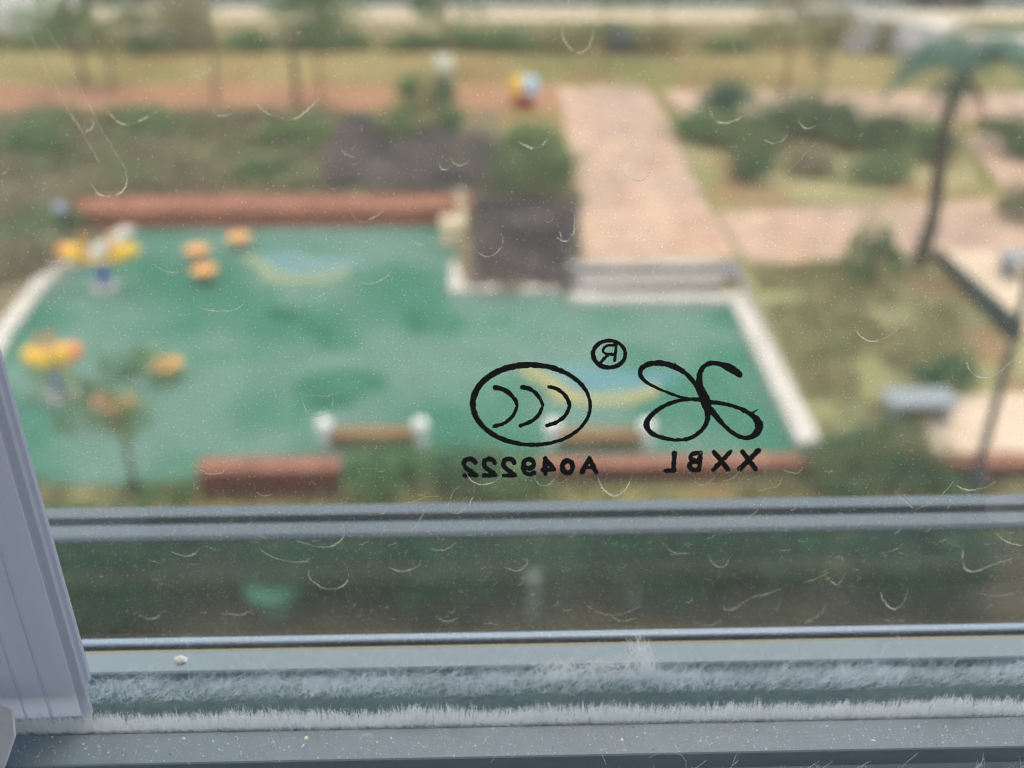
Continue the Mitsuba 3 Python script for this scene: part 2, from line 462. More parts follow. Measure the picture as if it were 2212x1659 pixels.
def stool(px, py, label, mat='orange_mat', r=.27):
    p = G(px, py, .32)
    t = thing('stepping_stool', label, 'stool')
    part(t, 'seat', lathe([[0, .26], [r * .9, .26], [r, .28], [r, .31], [r * .93, .335], [0, .345]], (p[0], p[1], 0), 24), mat, 40)
    part(t, 'post', lathe([[0, .0], [.09, .0], [.075, .06], [.07, .259], [0, .259]], (p[0], p[1], .012), 14), 'slate_mat', 40)


stool(425, 537, 'round orange stool on the court, further left of the two small ones')
stool(441, 580, 'round orange stool nearest the camera in the far group of three')
stool(515, 510, 'round orange stool close to the long red wall')
stool(360, 785, 'single round orange stool right of the near spring rider')
stool(257, 872, 'round orange stool behind the small palm')
stool(218, 862, 'pinkish round stool beside the orange one behind the small palm', 'pink_mat', .22)


def seat_shell(c, s, mat, t, k=1.0):
    """A bucket of a spring rider: rounded body and a head at its end."""
    x, y, z = c
    body = trimesh.creation.icosphere(3)
    body.apply_scale([.22 * k, .20 * k, .17 * k])
    v = body.vertices
    v[:, 2] += .05 * np.exp(-((v[:, 0] - .15 * s) / .10) ** 2)
    body.apply_translation([x, y, z])
    part(t, 'seat', body, 'yellow_mat', True)
    head = trimesh.creation.icosphere(3)
    head.apply_scale([.145 * k, .15 * k, .16 * k])
    head.apply_translation([x + .17 * s * k, y, z + .05])
    part(t, 'head', head, mat, True)


def rider(px, py, double, label, s):
    g = G(px, py)
    t = thing('spring_rider', label, 'spring rider')
    x, y = g[:2]
    a = np.linspace(0, 2 * np.pi * 6, 110)
    part(t, 'base_plate', lathe([[0, 0], [.27, 0], [.27, .03], [.22, .045], [0, .045]], (x, y, .013), 20), 'pale_stone_mat', 40)
    part(t, 'spring', tube(np.column_stack([x + .085 * np.cos(a), y + .085 * np.sin(a), .06 + a / a[-1] * .50]), .034, 7), 'blue_mat', True)
    w = .46 if double else .24
    part(t, 'bar', bx(x - w, x + w, y - .06, y + .06, .565, .625, .012), 'yellow_mat')
    if double:
        for sx in (-1, 1):
            seat_shell((x + .50 * sx, y, .76), sx, 'red_orange_mat' if sx < 0 else 'yellow_mat', t)
            part(t, 'backrest', bx(x + .27 * sx - .045, x + .27 * sx + .045, y - .08, y + .10, .63, 1.16, .03), 'orange_mat')
    else:
        seat_shell((x - .17, y, .74), -1, 'yellow_mat', t)
        seat_shell((x + .17, y + .05, .79), 1, 'red_orange_mat', t)
        part(t, 'handle', tube([(x - .16, y - .1, .74), (x - .18, y, 1.08), (x - .15, y + .06, 1.18)], .05, 10), 'orange_mat', True)
        part(t, 'handle', tube([(x + .05, y - .1, .74), (x + .05, y, 1.12), (x + .08, y + .06, 1.24)], .05, 10), 'orange_mat', True)


rider(228, 622, True, 'two seated yellow and orange spring rider on a blue spring at the far left kerb', 1)
rider(135, 858, False, 'single yellow spring rider with two tall handles and blue spring, near left', 1)


def beam(x0, x1, py, label):
    a, b = G(x0, py), G(x1, py)
    t = thing('balance_beam', label, 'beam')
    for p in (a, b):
        part(t, 'post', lathe([[0, 0], [.10, 0], [.10, .2], [.09, .23], [.125, .27], [.14, .34], [.12, .42], [.07, .465], [0, .48]], (p[0], p[1], .012), 20), 'white_mat', 50)
    part(t, 'plank', bx(a[0] + .11, b[0] - .11, a[1] - .16, a[1] + .14, .20, .27, .012), 'plank_mat')
    part(t, 'plank', bx(a[0] + .11, b[0] - .11, a[1] - .14, a[1] - .10, .05, .197, .006), 'plank_mat')


beam(705, 910, 962, 'wooden beam between two white round topped posts near the short red wall')
beam(1193, 1395, 965, 'wooden beam between two white round topped posts behind the printed oval')

# cream block with post at the corner of the court
g = G(980, 538)
t = thing('pedestal', 'cream stone block with a slim post behind it where the red wall ends', 'pedestal')
part(t, 'block', bx(g[0] - .29, g[0] + .27, g[1], g[1] + .45, 0, .22, .015), 'cream_mat')
part(t, 'block', bx(g[0] - .27, g[0] + .26, g[1] + .02, g[1] + .44, .226, .42, .015), 'cream_mat')
part(t, 'block', bx(g[0] - .28, g[0] + .27, g[1] + .01, g[1] + .44, .426, .62, .015), 'cream_mat')
part(t, 'post', bx(g[0] + .07, g[0] + .25, g[1] + .46, g[1] + .62, 0, 1.15, .012), 'cream_mat')

# garden globe, bins, benches, lamp post
g = G(134, 470, .4)
gz = ground_z(g[0], g[1])
t = thing('garden_lamp', 'small pale blue grey globe lamp among the plants at the far left', 'lamp')
part(t, 'globe', trimesh.creation.icosphere(3, .16).apply_translation([g[0], g[1], gz + .60]), 'globe_mat', True)
part(t, 'post', tube([(g[0], g[1], gz - .05), (g[0], g[1], gz + .44)], .04, 10), 'slate_mat', 40)
g = G(1130, 232, .4)
t = thing('litter_bin', 'yellow and pale blue double bin on a dark red base beside the paved path', 'bin')
part(t, 'base', bx(g[0] - .30, g[0] + .32, g[1] - .22, g[1] + .22, .4, .80, .02), 'dark_red_mat')
for dx, m in ((-.19, 'yellow_mat'), (.21, 'pale_blue_mat')):
    c = lathe([[0, 0], [.20, 0], [.235, .1], [.235, .34], [.2, .46], [.1, .52], [0, .53]], (g[0] + dx + .01, g[1], .802), 20)
    part(t, 'bin_body', c, m, 40)
part(t, 'divider', bx(g[0] - .018, g[0] + .036, g[1] - .2, g[1] + .2, .802, 1.30, .01), 'white_mat')
for (px, py, z, lb) in ((1978, 905, .05, 'pale blue grey slab bench at the edge of the lower terrace above the big bush'), (2215, 600, .3, 'pale blue slab bench on the upper terrace, cut by the right edge')):
    g = G(px, py, z)
    gz = ground_z(g[0], g[1])
    t = thing('slab_bench', lb, 'bench')
    part(t, 'seat', bx(g[0] - .55, g[0] + .55, g[1] - .26, g[1] + .30, gz + .34, gz + .43, .015), 'pale_grey_blue_mat')
    for dx in (-.4, .4):
        part(t, 'leg', bx(g[0] + dx - .07, g[0] + dx + .07, g[1] - .2, g[1] + .24, gz, gz + .338, .01), 'grey_stone_mat')
e0, e1 = G(2015, 560, .3), G(2195, 722, .3)
single('low_wall', wall_line([e0[:2], e1[:2]], .24, 0.1, .52), 'dark_kerb_mat', 'dark low wall running diagonally along the left side of the upper terrace', 'wall')
g = G(2100, 1062)
t = thing('lamp_post', 'slender dark lamp post leaning out of the right edge beside the terrace', 'lamp post')
part(t, 'pole', tube([(g[0], g[1], .3), (g[0], g[1], 2.2), (g[0], g[1], 4.6)], [.065, .055, .045], 12), 'slate_mat', 40)
part(t, 'base', lathe([[0, 0], [.15, 0], [.15, .3], [.1, .36], [.075, .4], [0, .4]], (g[0], g[1], 0), 14), 'slate_mat', 40)
part(t, 'lantern', lathe([[0, 0], [.12, .02], [.2, .3], [.16, .36], [0, .42]], (g[0], g[1], 4.6), 14), 'white_mat', 40)

# person on the far path


def person(px, py):
    import manifold3d as m3
    g = G(px, py, .4)
    J = {k: np.array(v) + [g[0], g[1], .4] for k, v in dict(
        pel=(0, 0, .88), ch=(.03, -.04, 1.26), nk=(.05, -.07, 1.44), hd=(.08, -.10, 1.60), shl=(-.16, -.04, 1.38), shr=(.20, -.06, 1.36), ell=(-.23, -.10, 1.12), elr=(.27, -.14, 1.10),
        hal=(-.14, -.26, .98), har=(.18, -.30, .98), hil=(-.09, 0, .85), hir=(.09, 0, .85), knl=(-.11, -.06, .48), knr=(.11, -.02, .48), anl=(-.11, 0, .08), anr=(.12, .05, .08),
        tol=(-.12, -.16, .03), tor=(.13, -.11, .03)).items()}

    def sp(k, r):
        return m3.Manifold.sphere(r, 20).translate(J[k].tolist())

    def limb(L):
        out = m3.Manifold()
        for (a, ra), (b, rb) in zip(L[:-1], L[1:]):
            out += m3.Manifold.batch_hull([sp(a, ra), sp(b, rb)])
        return out

    def tm(m):
        q = m.to_mesh()
        w = trimesh.Trimesh(q.vert_properties[:, :3], q.tri_verts, process=False)
        return w
    top = m3.Manifold.batch_hull([sp('pel', .15), sp('ch', .15), sp('shl', .08), sp('shr', .08)]) + limb([('shl', .075), ('ell', .058)]) + limb([('shr', .075), ('elr', .058)])
    legs = m3.Manifold.batch_hull([sp('pel', .14), sp('hil', .1), sp('hir', .1)]) + limb([('hil', .1), ('knl', .07), ('anl', .05)]) + limb([('hir', .1), ('knr', .07), ('anr', .05)])
    body = limb([('ch', .07), ('nk', .055), ('hd', .06)]) + limb([('ell', .045), ('hal', .035)]) + limb([('elr', .045), ('har', .035)]) + limb([('anl', .045), ('tol', .04)]) + limb([('anr', .045), ('tor', .04)])
    hd = m3.Manifold.sphere(.1, 24).scale([.85, 1.0, 1.18]).translate(J['hd'].tolist()) + m3.Manifold.sphere(.02, 10).translate((J['hd'] + [0, -.10, -.01]).tolist())
    body += hd
    for k, s in (('hal', -1), ('har', 1)):
        for i in range(4):
            a = J[k] + [(-.024 + .016 * i), -.03, -.01]
            body += m3.Manifold.batch_hull([m3.Manifold.sphere(.009, 8).translate(a.tolist()), m3.Manifold.sphere(.008, 8).translate((a + [0, -.055, -.02]).tolist())])
        body += m3.Manifold.batch_hull([m3.Manifold.sphere(.011, 8).translate((J[k] + [-.03 * s, 0, 0]).tolist()), m3.Manifold.sphere(.009, 8).translate((J[k] + [-.055 * s, -.045, 0]).tolist())])
    hair = m3.Manifold.sphere(.112, 24).scale([.9, 1.0, 1.12]).translate((J['hd'] + [0, .02, .02]).tolist()) - m3.Manifold.cube([.3, .2, .26], True).translate((J['hd'] + [0, -.13, -.08]).tolist())
    t = thing('person', 'person in pale top with dark hair standing behind a shrub on the far path', 'person')
    part(t, 'body', tm(body), 'skin_mat', 50)
    part(t, 'shirt', tm(top), 'mint_cloth_mat', 50)
    part(t, 'trousers', tm(legs), 'dark_cloth_mat', 50)
    part(t, 'hair', tm(hair), 'hair_mat', 50)


person(960, 222)

# ------------------------------------------------------------------ planting
seed = [100]


def shrub(px, py, z, w, h, mat, label, d=None, n=None, leaf=.11, gap=.42, catname='shrub', group=None, name='shrub', at=None):
    g = G(px, py, z) if at is None else np.array([at[0], at[1], 0])
    gz = ground_z(g[0], g[1])
    seed[0] += 5
    d = d or w
    n = n or int(260 + 520 * w * h)
    t = thing(name, label, catname, group)
    rs = np.random.default_rng(seed[0] + 2)
    nb = 5 if w > 1.2 else 4
    cl = []
    for b_ in range(nb):
        f = rs.uniform(.38, .72)
        ox, oy, oz = rs.uniform(-.34, .34), rs.uniform(-.34, .34), rs.uniform(.32, .66)
        cl.append(cloud((g[0] + ox * w, g[1] + oy * d, gz + h * oz), (w / 2 * f * rs.uniform(.8, 1.4), d / 2 * f * rs.uniform(.8, 1.4), h * .5 * f * rs.uniform(.75, 1.5)), n // nb, leaf, seed[0] + 7 * b_, gap, 2.6))
    # loose shoots that break the outline
    na = int(60 * w)
    an, el, ll = rs.uniform(0, 6.28, na), rs.uniform(.1, 1.4, na), rs.uniform(.75, 1.25, na)
    tip = np.column_stack([g[0] + w * .5 * ll * np.cos(an) * np.cos(el), g[1] + d * .5 * ll * np.sin(an) * np.cos(el), gz + h * (.25 + .8 * ll * np.sin(el))])
    cl.append(leaves(np.repeat(tip, 3, 0) + rs.normal(0, .05, (na * 3, 3)), leaf, seed[0] + 3))
    part(t, 'crown', cat(*cl), mat)
    r = np.random.default_rng(seed[0])
    st = []
    for k in range(4):
        a = r.uniform(0, 6.28)
        st.append(tube([(g[0] + .03 * math.cos(a), g[1] + .03 * math.sin(a), gz - .05), (g[0] + .12 * w * math.cos(a), g[1] + .12 * d * math.sin(a), gz + h * .35), (g[0] + .26 * w * math.cos(a), g[1] + .26 * d * math.sin(a), gz + h * .7)], [.025, .018, .008], 5))
    part(t, 'stem', cat(*st), 'bark_mat')
    return t


def strew(name, poly, n, h, size, mat, label, s, gap=.35, freq=1.2):
    r = np.random.default_rng(s)
    x0, y0, x1, y1 = poly.bounds
    import shapely
    q = np.column_stack([r.uniform(x0, x1, n * 6), r.uniform(y0, y1, n * 6)])
    q = q[shapely.contains_xy(poly, q[:, 0], q[:, 1])]
    f = meshkit.fbm(np.column_stack([q * freq, q[:, 0] * 0]), 3, s)
    q, f = q[f > gap][:n], f[f > gap][:n]
    z = np.array([ground_z(a, b) for a, b in q]) + .02 + r.uniform(0, 1, len(q)) ** .7 * h * np.clip((f - gap) * 4, .25, 1)
    k = numbered(name)
    scene[k] = mikit.ply(leaves(np.column_stack([q, z]), size, s, .5), mat)
    labels[k] = {'kind': 'stuff', 'label': label, 'category': 'plants'}


bed = outline([(-60, 246), (720, 246), (690, 330), (700, 415), (200, 420), (120, 470), (60, 560), (-60, 600)], .4)
strew('ground_cover', bed, 26000, .32, .13, 'cover_mat', 'green and brown ground cover in the wide bed behind the long red wall', 11)
strew('purple_ground_cover', outline([(755, 262), (870, 290), (960, 285), (1075, 318), (1085, 418), (700, 418), (705, 340)], .4), 15000, .30, .11, 'purple_mat', 'dark purple leaved ground cover behind the long red wall', 12, .25)
strew('purple_ground_cover', outline([(1022, 455), (1245, 445), (1250, 612), (1022, 616)], .25), 9000, .22, .10, 'purple_mat', 'dark purple leaved plants in the bed beside the steps', 13, .25)
strew('ground_cover', outline([(1025, 440), (1255, 430), (1258, 616), (1030, 620)], .25), 1300, .26, .13, 'cover_mat', 'green and brown shoots among the purple plants beside the steps', 16, .5)
strew('ground_cover', outline([(690, 255), (900, 262), (1090, 300), (1095, 425), (690, 425)], .4), 2000, .34, .13, 'cover_mat', 'green and brown shoots among the purple plants behind the long red wall', 17, .5)
strew('dry_grass', sbox(-9.5, 11.0, 12, 12.72), 12000, .14, .12, 'olive_mat', 'dry grass along the near edge of the court', 14, .4)
strew('ground_cover', sbox(-9.0, 11.2, -4.3, 12.7), 3600, .14, .12, 'hedge_mat', 'green weeds in the dry grass left of the short red wall', 18, .38)
strew('slope_grass', outline([(1620, 590), (1990, 580), (2120, 760), (1990, 900), (1780, 930)], .2), 9000, .09, .12, 'olive_mat', 'patchy grass on the slope right of the court', 15, .45)

B = 'shrubs in the wide bed'
for (px, py, w, h, m, lb) in (
        (330, 300, 1.6, .7, 'hedge_mat', 'low dull green shrub left of centre in the wide bed'),
        (420, 385, 1.3, .7, 'cover_mat', 'rounded olive shrub just behind the left half of the long red wall'),
        (640, 320, 1.7, .8, 'spring_leaf_mat', 'fresh green shrub left of the purple plants'),
        (560, 385, 1.1, .5, 'hedge_mat', 'small shrub behind the middle of the long red wall'),
        (90, 330, 1.8, .8, 'hedge_mat', 'green shrub at the far left behind the globe lamp'),
        (60, 540, 1.8, .7, 'cover_mat', 'brownish shrub at the left edge outside the curved kerb'),
        (120, 470, 1.4, .6, 'hedge_mat', 'green shrub just above the far spring rider')):
    shrub(px, py, .4, w, h, m, lb)
for (px, py, w, h, m, lb) in (
        (905, 235, 1.3, .9, 'hedge_mat', 'loose green shrub left of the person on the far path'),
        (955, 232, .9, .75, 'dark_leaf_mat', 'dark green shrub hiding the legs of the person'),
        (880, 300, 1.4, .9, 'spring_leaf_mat', 'bright green shrub at the left end of the purple bed'),
        (960, 292, 1.0, .9, 'hedge_mat', 'green shrub at the back of the purple bed'),
        (1150, 310, 1.5, .5, 'spring_leaf_mat', 'light green shrub just below the double bin'),
        (1150, 360, 1.6, 1.0, 'hedge_mat', 'green shrub halfway down the row left of the paved path'),
        (1140, 425, 1.9, .9, 'dark_leaf_mat', 'dark green shrub at the end of the long red wall'),
        (1215, 390, 1.0, .7, 'hedge_mat', 'small green shrub spilling onto the left edge of the paved path')):
    shrub(px, py, .4, w, h, m, lb)
for (px, py, w, h, m, lb) in (
        (1568, 258, 1.7, 1.0, 'teal_leaf_mat', 'rounded blue green bush at the top of the right hedge bed'),
        (1510, 300, 1.9, .8, 'hedge_mat', 'spreading green bush at the left corner of the right hedge bed'),
        (1610, 310, 2.0, .9, 'spring_leaf_mat', 'fresh green bush beside the left corner of the right hedge bed'),
        (1725, 300, 2.2, 1.15, 'dark_leaf_mat', 'tall dark bush in the middle of the right hedge bed'),
        (1830, 315, 2.0, 1.0, 'dark_leaf_mat', 'dark green bush right of the middle in the right hedge bed'),
        (1930, 325, 2.0, .95, 'dark_leaf_mat', 'dark green bush left of the palm trunk'),
        (2010, 345, 1.5, .8, 'hedge_mat', 'green bush directly behind the palm trunk'),
        (1600, 385, 1.2, .7, 'dark_leaf_mat', 'small dark bush on the lawn in front of the right hedge'),
        (1740, 370, 1.5, .5, 'cover_mat', 'low brownish bush in front of the right hedge'),
        (1900, 385, 1.7, .6, 'hedge_mat', 'low green bush in front of the right hedge, near the palm'),
        (2190, 330, 2.2, .9, 'dark_leaf_mat', 'dark bush at the right edge beyond the diagonal path'),
        (2215, 470, 1.3, .7, 'cover_mat', 'olive bush at the right edge below the diagonal path')):
    shrub(px, py, .4, w, h, m, lb, n=int(900 * w * h + 500), gap=.34, leaf=.12)
shrub(1880, 612, .3, 1.0, 1.3, 'hedge_mat', 'upright green shrub standing alone on the slope left of the palm foot')
shrub(2040, 830, .2, 1.0, .5, 'dark_leaf_mat', 'dark green shrub on the slope above the lower terrace')
shrub(1890, 1025, 0, 1.9, .75, 'dark_leaf_mat', 'big dark green bush right of the court beside the near wall', d=1.5)
shrub(1985, 1055, 0, 1.0, .5, 'dark_leaf_mat', 'dark green bush between the big bush and the lamp post', d=1.2)
shrub(1800, 1055, 0, 1.2, .6, 'dark_leaf_mat', 'low dark bush at the end of the near right wall')
shrub(840, 1050, 0, 1.5, .5, 'hedge_mat', 'low green bush beside the short red wall', d=1.1)
shrub(990, 1055, 0, 1.5, .55, 'dark_leaf_mat', 'green bush below the left half of the printed number', d=1.2)
shrub(1120, 1060, 0, 1.0, .5, 'hedge_mat', 'small green bush below the printed oval', d=1.0)
# planting at the foot of the building, seen below the guard rail
k = 0
for x in np.linspace(-5.6, 5.8, 12):
    words = ['leftmost', 'second from left', 'third from left', 'fourth from left', 'fifth from left', 'sixth from left', 'sixth from right', 'fifth from right', 'fourth from right', 'third from right', 'second from right', 'rightmost'][k]
    shrub(0, 0, 0, 1.35, .75 + .25 * rng.random(), 'shade_leaf_mat', f'dark bush below the guard rail, {words} of the row of twelve', d=.8, leaf=.12, n=3200, gap=.34, group='dark bushes below the guard rail', name='foundation_bush', at=(x + rng.uniform(-.2, .2), 10.25 + rng.uniform(-.12, .15)))
    k += 1
g = G(590, 1262, .42)
single('planter_basin', lathe([[0, 0], [.16, 0], [.26, .36], [.36, .40], [.36, .43], [.32, .43], [.28, .39], [0, .38]], (g[0], g[1], 0), 24), 'teal_tile_mat', 'pale teal basin among the dark bushes below the guard rail', 'basin', smooth=40)
g = G(1150, 1330)
t = thing('bollard_lamp', 'greyish bollard lamp among the dark bushes below the guard rail', 'lamp')
part(t, 'post', lathe([[0, 0], [.10, 0], [.085, .05], [.075, .55], [0, .55]], (g[0], g[1], 0), 16), 'grey_stone_mat', 40)
part(t, 'cap', lathe([[0, .552], [.11, .552], [.12, .60], [.09, .66], [0, .68]], (g[0], g[1], 0), 18), 'boulder_mat', 40)

# far hedge, fence, boulders, white wall
fz = .4
t = thing('picket_fence', 'pale picket fence half hidden behind the far hedge', 'fence')
y0 = G(1106, 84, fz)[1]
for i, x in enumerate(np.arange(-24, 24, .55)):
    part(t, 'picket', bx(x - .07, x + .07, y0 - .02, y0 + .02, fz, fz + 1.15 + .03 * math.sin(i * 7.1), .008), 'pale_stone_mat')
for z in (.3, .9):
    part(t, 'rail', bx(-24.2, 24.2, y0 + .022, y0 + .06, fz + z, fz + z + .08), 'pale_stone_mat')
k = 0
bw = [('olive_mat', 'olive'), ('hedge_mat', 'mid green'), ('spring_leaf_mat', 'light green'), ('hedge_mat', 'dull green'), ('cover_mat', 'brownish green')]
names = 'leftmost;second;third;fourth;fifth;sixth;seventh;eighth;ninth;tenth;eleventh;twelfth;thirteenth;fourteenth;fifteenth;sixteenth;seventeenth;eighteenth;nineteenth;twentieth;rightmost'.split(';')
for k, px in enumerate(np.linspace(-30, 2240, 21)):
    m, w = bw[(k * 7 + k // 3) % 5]
    hs = .4 if k < 4 else .62
    shrub(px + rng.uniform(-20, 20), 106 + rng.uniform(-8, 4), fz, 2.5 * rng.uniform(.6, 1.3), hs * rng.uniform(.45, 1.25), m, f'{w} bush in the far hedge along the fence, {names[k]}{"" if k in (0, 20) else " from the left"}', d=1.4, leaf=.17, n=520, gap=.46, name='hedge_bush', group='bushes of the far hedge')
for (px, py, w, lb) in ((1850, 112, 1.3, 'grey boulder in the far hedge, left of the three'), (1955, 122, 1.2, 'grey boulder in the far hedge, middle of the three'), (2012, 118, 1.0, 'grey boulder in the far hedge close to the palm crown'),
                        (1340, 112, 1.0, 'dark low boulder at the foot of the far hedge')):
    g = G(px, py, fz)
    b = trimesh.creation.icosphere(3)
    v = b.vertices
    v *= (.75 + .5 * meshkit.fbm(v * 1.4 + px, 3, 3))[:, None]
    b.vertices = v * [w / 2, w / 2 * .8, w * .55] + [g[0], g[1], fz + w * .25]
    single('boulder', b, 'slate_mat' if px == 1340 else 'pale_stone_mat' if px == 398 else 'boulder_mat', lb, 'boulder', smooth=30)
wl = [G(*q, .4)[:2] for q in ((1745, 42), (1860, 58), (1990, 80), (2110, 104), (2300, 142))]
single('garden_wall', wall_line(wl, 1.7, .4, 1.0), 'kerb_mat', 'broad white low wall curving off to the upper right corner', 'wall')
a, b_ = G(-40, 66, .4), G(250, 40, .4)
t = thing('outbuilding', 'pale cream building front at the upper left corner behind a tree', 'building')
part(t, 'wall', bx(-24.0, -17.6, a[1] - 1.2, a[1] + 5, .4, 3.2, .02), 'white_mat')
part(t, 'roof', bx(-24.3, -17.3, a[1] - 1.5, a[1] + 5.3, 3.203, 3.4, .03), 'grey_stone_mat')
t = thing('parked_van', 'dark parked vehicle far away at the top right behind the white wall', 'vehicle')
g = G(2035, 14, .4)
prof = Polygon([(-1.5, .25), (1.5, .25), (1.55, .75), (1.0, .9), (.6, 1.45), (-1.3, 1.5), (-1.52, .9)]).buffer(.05)
bd = trimesh.creation.extrude_polygon(prof, 1.5, engine='earcut')
bd.apply_transform(trimesh.transformations.rotation_matrix(math.pi / 2, [1, 0, 0]))
bd.apply_translation([g[0], g[1] + .75, .4])
part(t, 'body', bd, 'slate_mat')
for dx in (-1, 1):
    for dy in (-.78, .78):
        w_ = trimesh.creation.cylinder(.3, .2, sections=20)
        w_.apply_transform(trimesh.transformations.rotation_matrix(math.pi / 2, [1, 0, 0]))
        part(t, 'wheel', w_.apply_translation([g[0] + dx, g[1] + dy, .705]), 'groove_mat', 40)

shrub(395, 95, .4, 2.4, 1.9, 'pale_leaf_mat', 'large whitish flowering bush in the far hedge at the left', d=1.6, leaf=.14)
shrub(1800, 60, .4, 2.0, 1.0, 'pale_leaf_mat', 'pale whitish bush at the left end of the broad white wall', d=1.2, leaf=.14)
# trees


def tree(px, py, z, h, crown_w, label, mat, trunk_r=.07, n=2600, gap=.46, lean=.0, crown_from=.45, leaf=.15):
    g = G(px, py, z)
    gz = ground_z(g[0], g[1])
    seed[0] += 9
    r = np.random.default_rng(seed[0])
    t = thing('tree', label, 'tree')
    p = [(g[0] + lean * s * s * h + .05 * math.sin(5 * s + px), g[1] + .04 * math.cos(4 * s + px), gz - .1 + s * h * .9) for s in np.linspace(0, 1, 7)]
    ms = [tube(p, np.linspace(trunk_r, trunk_r * .25, 7), 9)]
    cl = []
    for k in range(9):
        s = r.uniform(crown_from * .9, .92)
        a = r.uniform(0, 6.28)
        q = np.array([g[0] + lean * s * s * h, g[1], gz + s * h * .9])
        L = crown_w * .5 * r.uniform(.5, 1)
        e = q + [L * math.cos(a), L * math.sin(a), L * r.uniform(.35, .8)]
        ms.append(tube([q, (q + e) / 2 + [0, 0, .06], e], [trunk_r * .35, trunk_r * .24, trunk_r * .1], 5))
        cl.append(cloud(e, (crown_w * .27, crown_w * .27, crown_w * .21), n // 9, leaf, seed[0] + k * 31, gap, 2.6))
    part(t, 'trunk', cat(*ms), 'bark_mat')
    part(t, 'crown', cat(*cl), mat)


tree(182, 186, .4, 2.9, 2.5, 'small tree with dense dull green crown at the upper left', 'hedge_mat', .08, 2200, .38, crown_from=.5)
tree(245, 196, .4, 2.3, 1.2, 'slim young tree just right of the dense one at the upper left', 'olive_mat', .05, 400, .5)
tree(470, 226, .4, 4.0, 2.6, 'thin young tree with brown trunk crossing the far pink path', 'olive_mat', .06, 1500, .5)
tree(641, 236, .4, 4.2, 2.2, 'young tree with darker trunk standing on the far pink path', 'hedge_mat', .10, 1700, .5)
tree(692, 222, .4, 3.8, 2.2, 'very thin young tree right of the darker trunk', 'spring_leaf_mat', .045, 900, .5)
tree(965, 150, .4, 3.2, 2.0, 'young tree right above the person on the far lawn', 'hedge_mat', .08, 1200, .5)
tree(1310, 130, .4, 4.2, 2.4, 'leafy young tree in the far hedge above the paved path', 'spring_leaf_mat', .06, 1000, .45)
tree(300, 112, .4, 2.4, 1.2, 'bushy light green tree beyond the far hedge at the left', 'spring_leaf_mat', .06, 900, .45)
tree(740, 100, .4, 3.0, 2.6, 'broad green tree in the far hedge left of the middle', 'hedge_mat', .06, 450, .48)
tree(1420, 112, .4, 3.4, 1.6, 'small tree in the far hedge right of the paved path', 'hedge_mat', .06, 900, .45)
tree(1690, 215, .4, 4.0, 2.0, 'thin bare looking young tree above the right hedge bed', 'olive_mat', .07, 900, .5)
tree(1770, 235, .4, 3.2, 1.6, 'slim olive tree above the dark bushes of the right bed', 'olive_mat', .06, 900, .5)


def frond(base, az, length, lift, droop, r, width=.34, n=26):
    """An arched midrib with leaflets along both sides."""
    s = np.linspace(0, 1, n)
    d = np.array([math.cos(az), math.sin(az), 0])
    side = np.array([-d[1], d[0], 0])
    P = base + np.outer(s * length, d) + np.outer(lift * s - droop * s ** 2.2, [0, 0, 1])
    V, Fc, m = [], [], 0
    for i in range(2, n):
        w = width * math.sin(math.pi * min(1, .12 + .88 * s[i])) ** .6 + .04
        for sg in (-1, 1):
            tip = P[i] + side * sg * w + d * w * .55 - np.array([0, 0, w * r.uniform(.25, .6)])
            wd = d * .035
            V += [P[i] - wd, P[i] + wd, tip]
            Fc.append([m, m + 1, m + 2])
            m += 3
    return cat(trimesh.Trimesh(V, Fc, process=False), tube(P, np.linspace(.025, .006, n), 5))


def palm(px, py, z, h, r0, n, length, label, mat, lift=.5, droop=1.3, seed_=5, lean=(0, 0), width=.34):
    g = G(px, py, z)
    gz = ground_z(g[0], g[1])
    r = np.random.default_rng(seed_)
    t = thing('palm', label, 'palm tree')
    s = np.linspace(0, 1, 40)
    p = np.column_stack([g[0] + lean[0] * s ** 1.5 + .10 * np.sin(s * 6.5), g[1] + lean[1] * s ** 1.5, gz - .05 + s * h])
    part(t, 'trunk', tube(p + r.normal(0, .012, p.shape), r0 * (1.15 - .40 * s + .5 * np.exp(-((s - .95) / .09) ** 2) + .09 * (np.arange(40) % 2) + r.uniform(-.06, .06, 40) + .32 * np.exp(-((s - .62) / .08) ** 2)), 14), 'palm_bark_mat')
    for k in range(9):
        part(t, 'dead_frond', frond(p[-4], r.uniform(0, 6.28), length * r.uniform(.25, .5), .05, r.uniform(.6, 1.1), r, width * .5, 14), 'bark_mat')
    for k in range(n):
        az = 2 * math.pi * (k + r.uniform(-.3, .3)) / n
        part(t, 'frond', frond(p[-1], az, length * r.uniform(.85, 1.1), lift * r.uniform(.6, 1.8), droop * r.uniform(.7, 1.2), r, width), mat)
    return t


palm(1982, 572, .35, 4.1, .125, 18, 1.45, 'tall palm with dark trunk and blue green crown at the right', 'teal_leaf_mat', .9, 1.5, 5, (.12, .0), .42)
tree(305, 1068, 0, 2.15, 1.5, 'wispy small tree with see-through foliage standing over the left of the court', 'hedge_mat', .05, 620, .44, -.11, .55, .13)

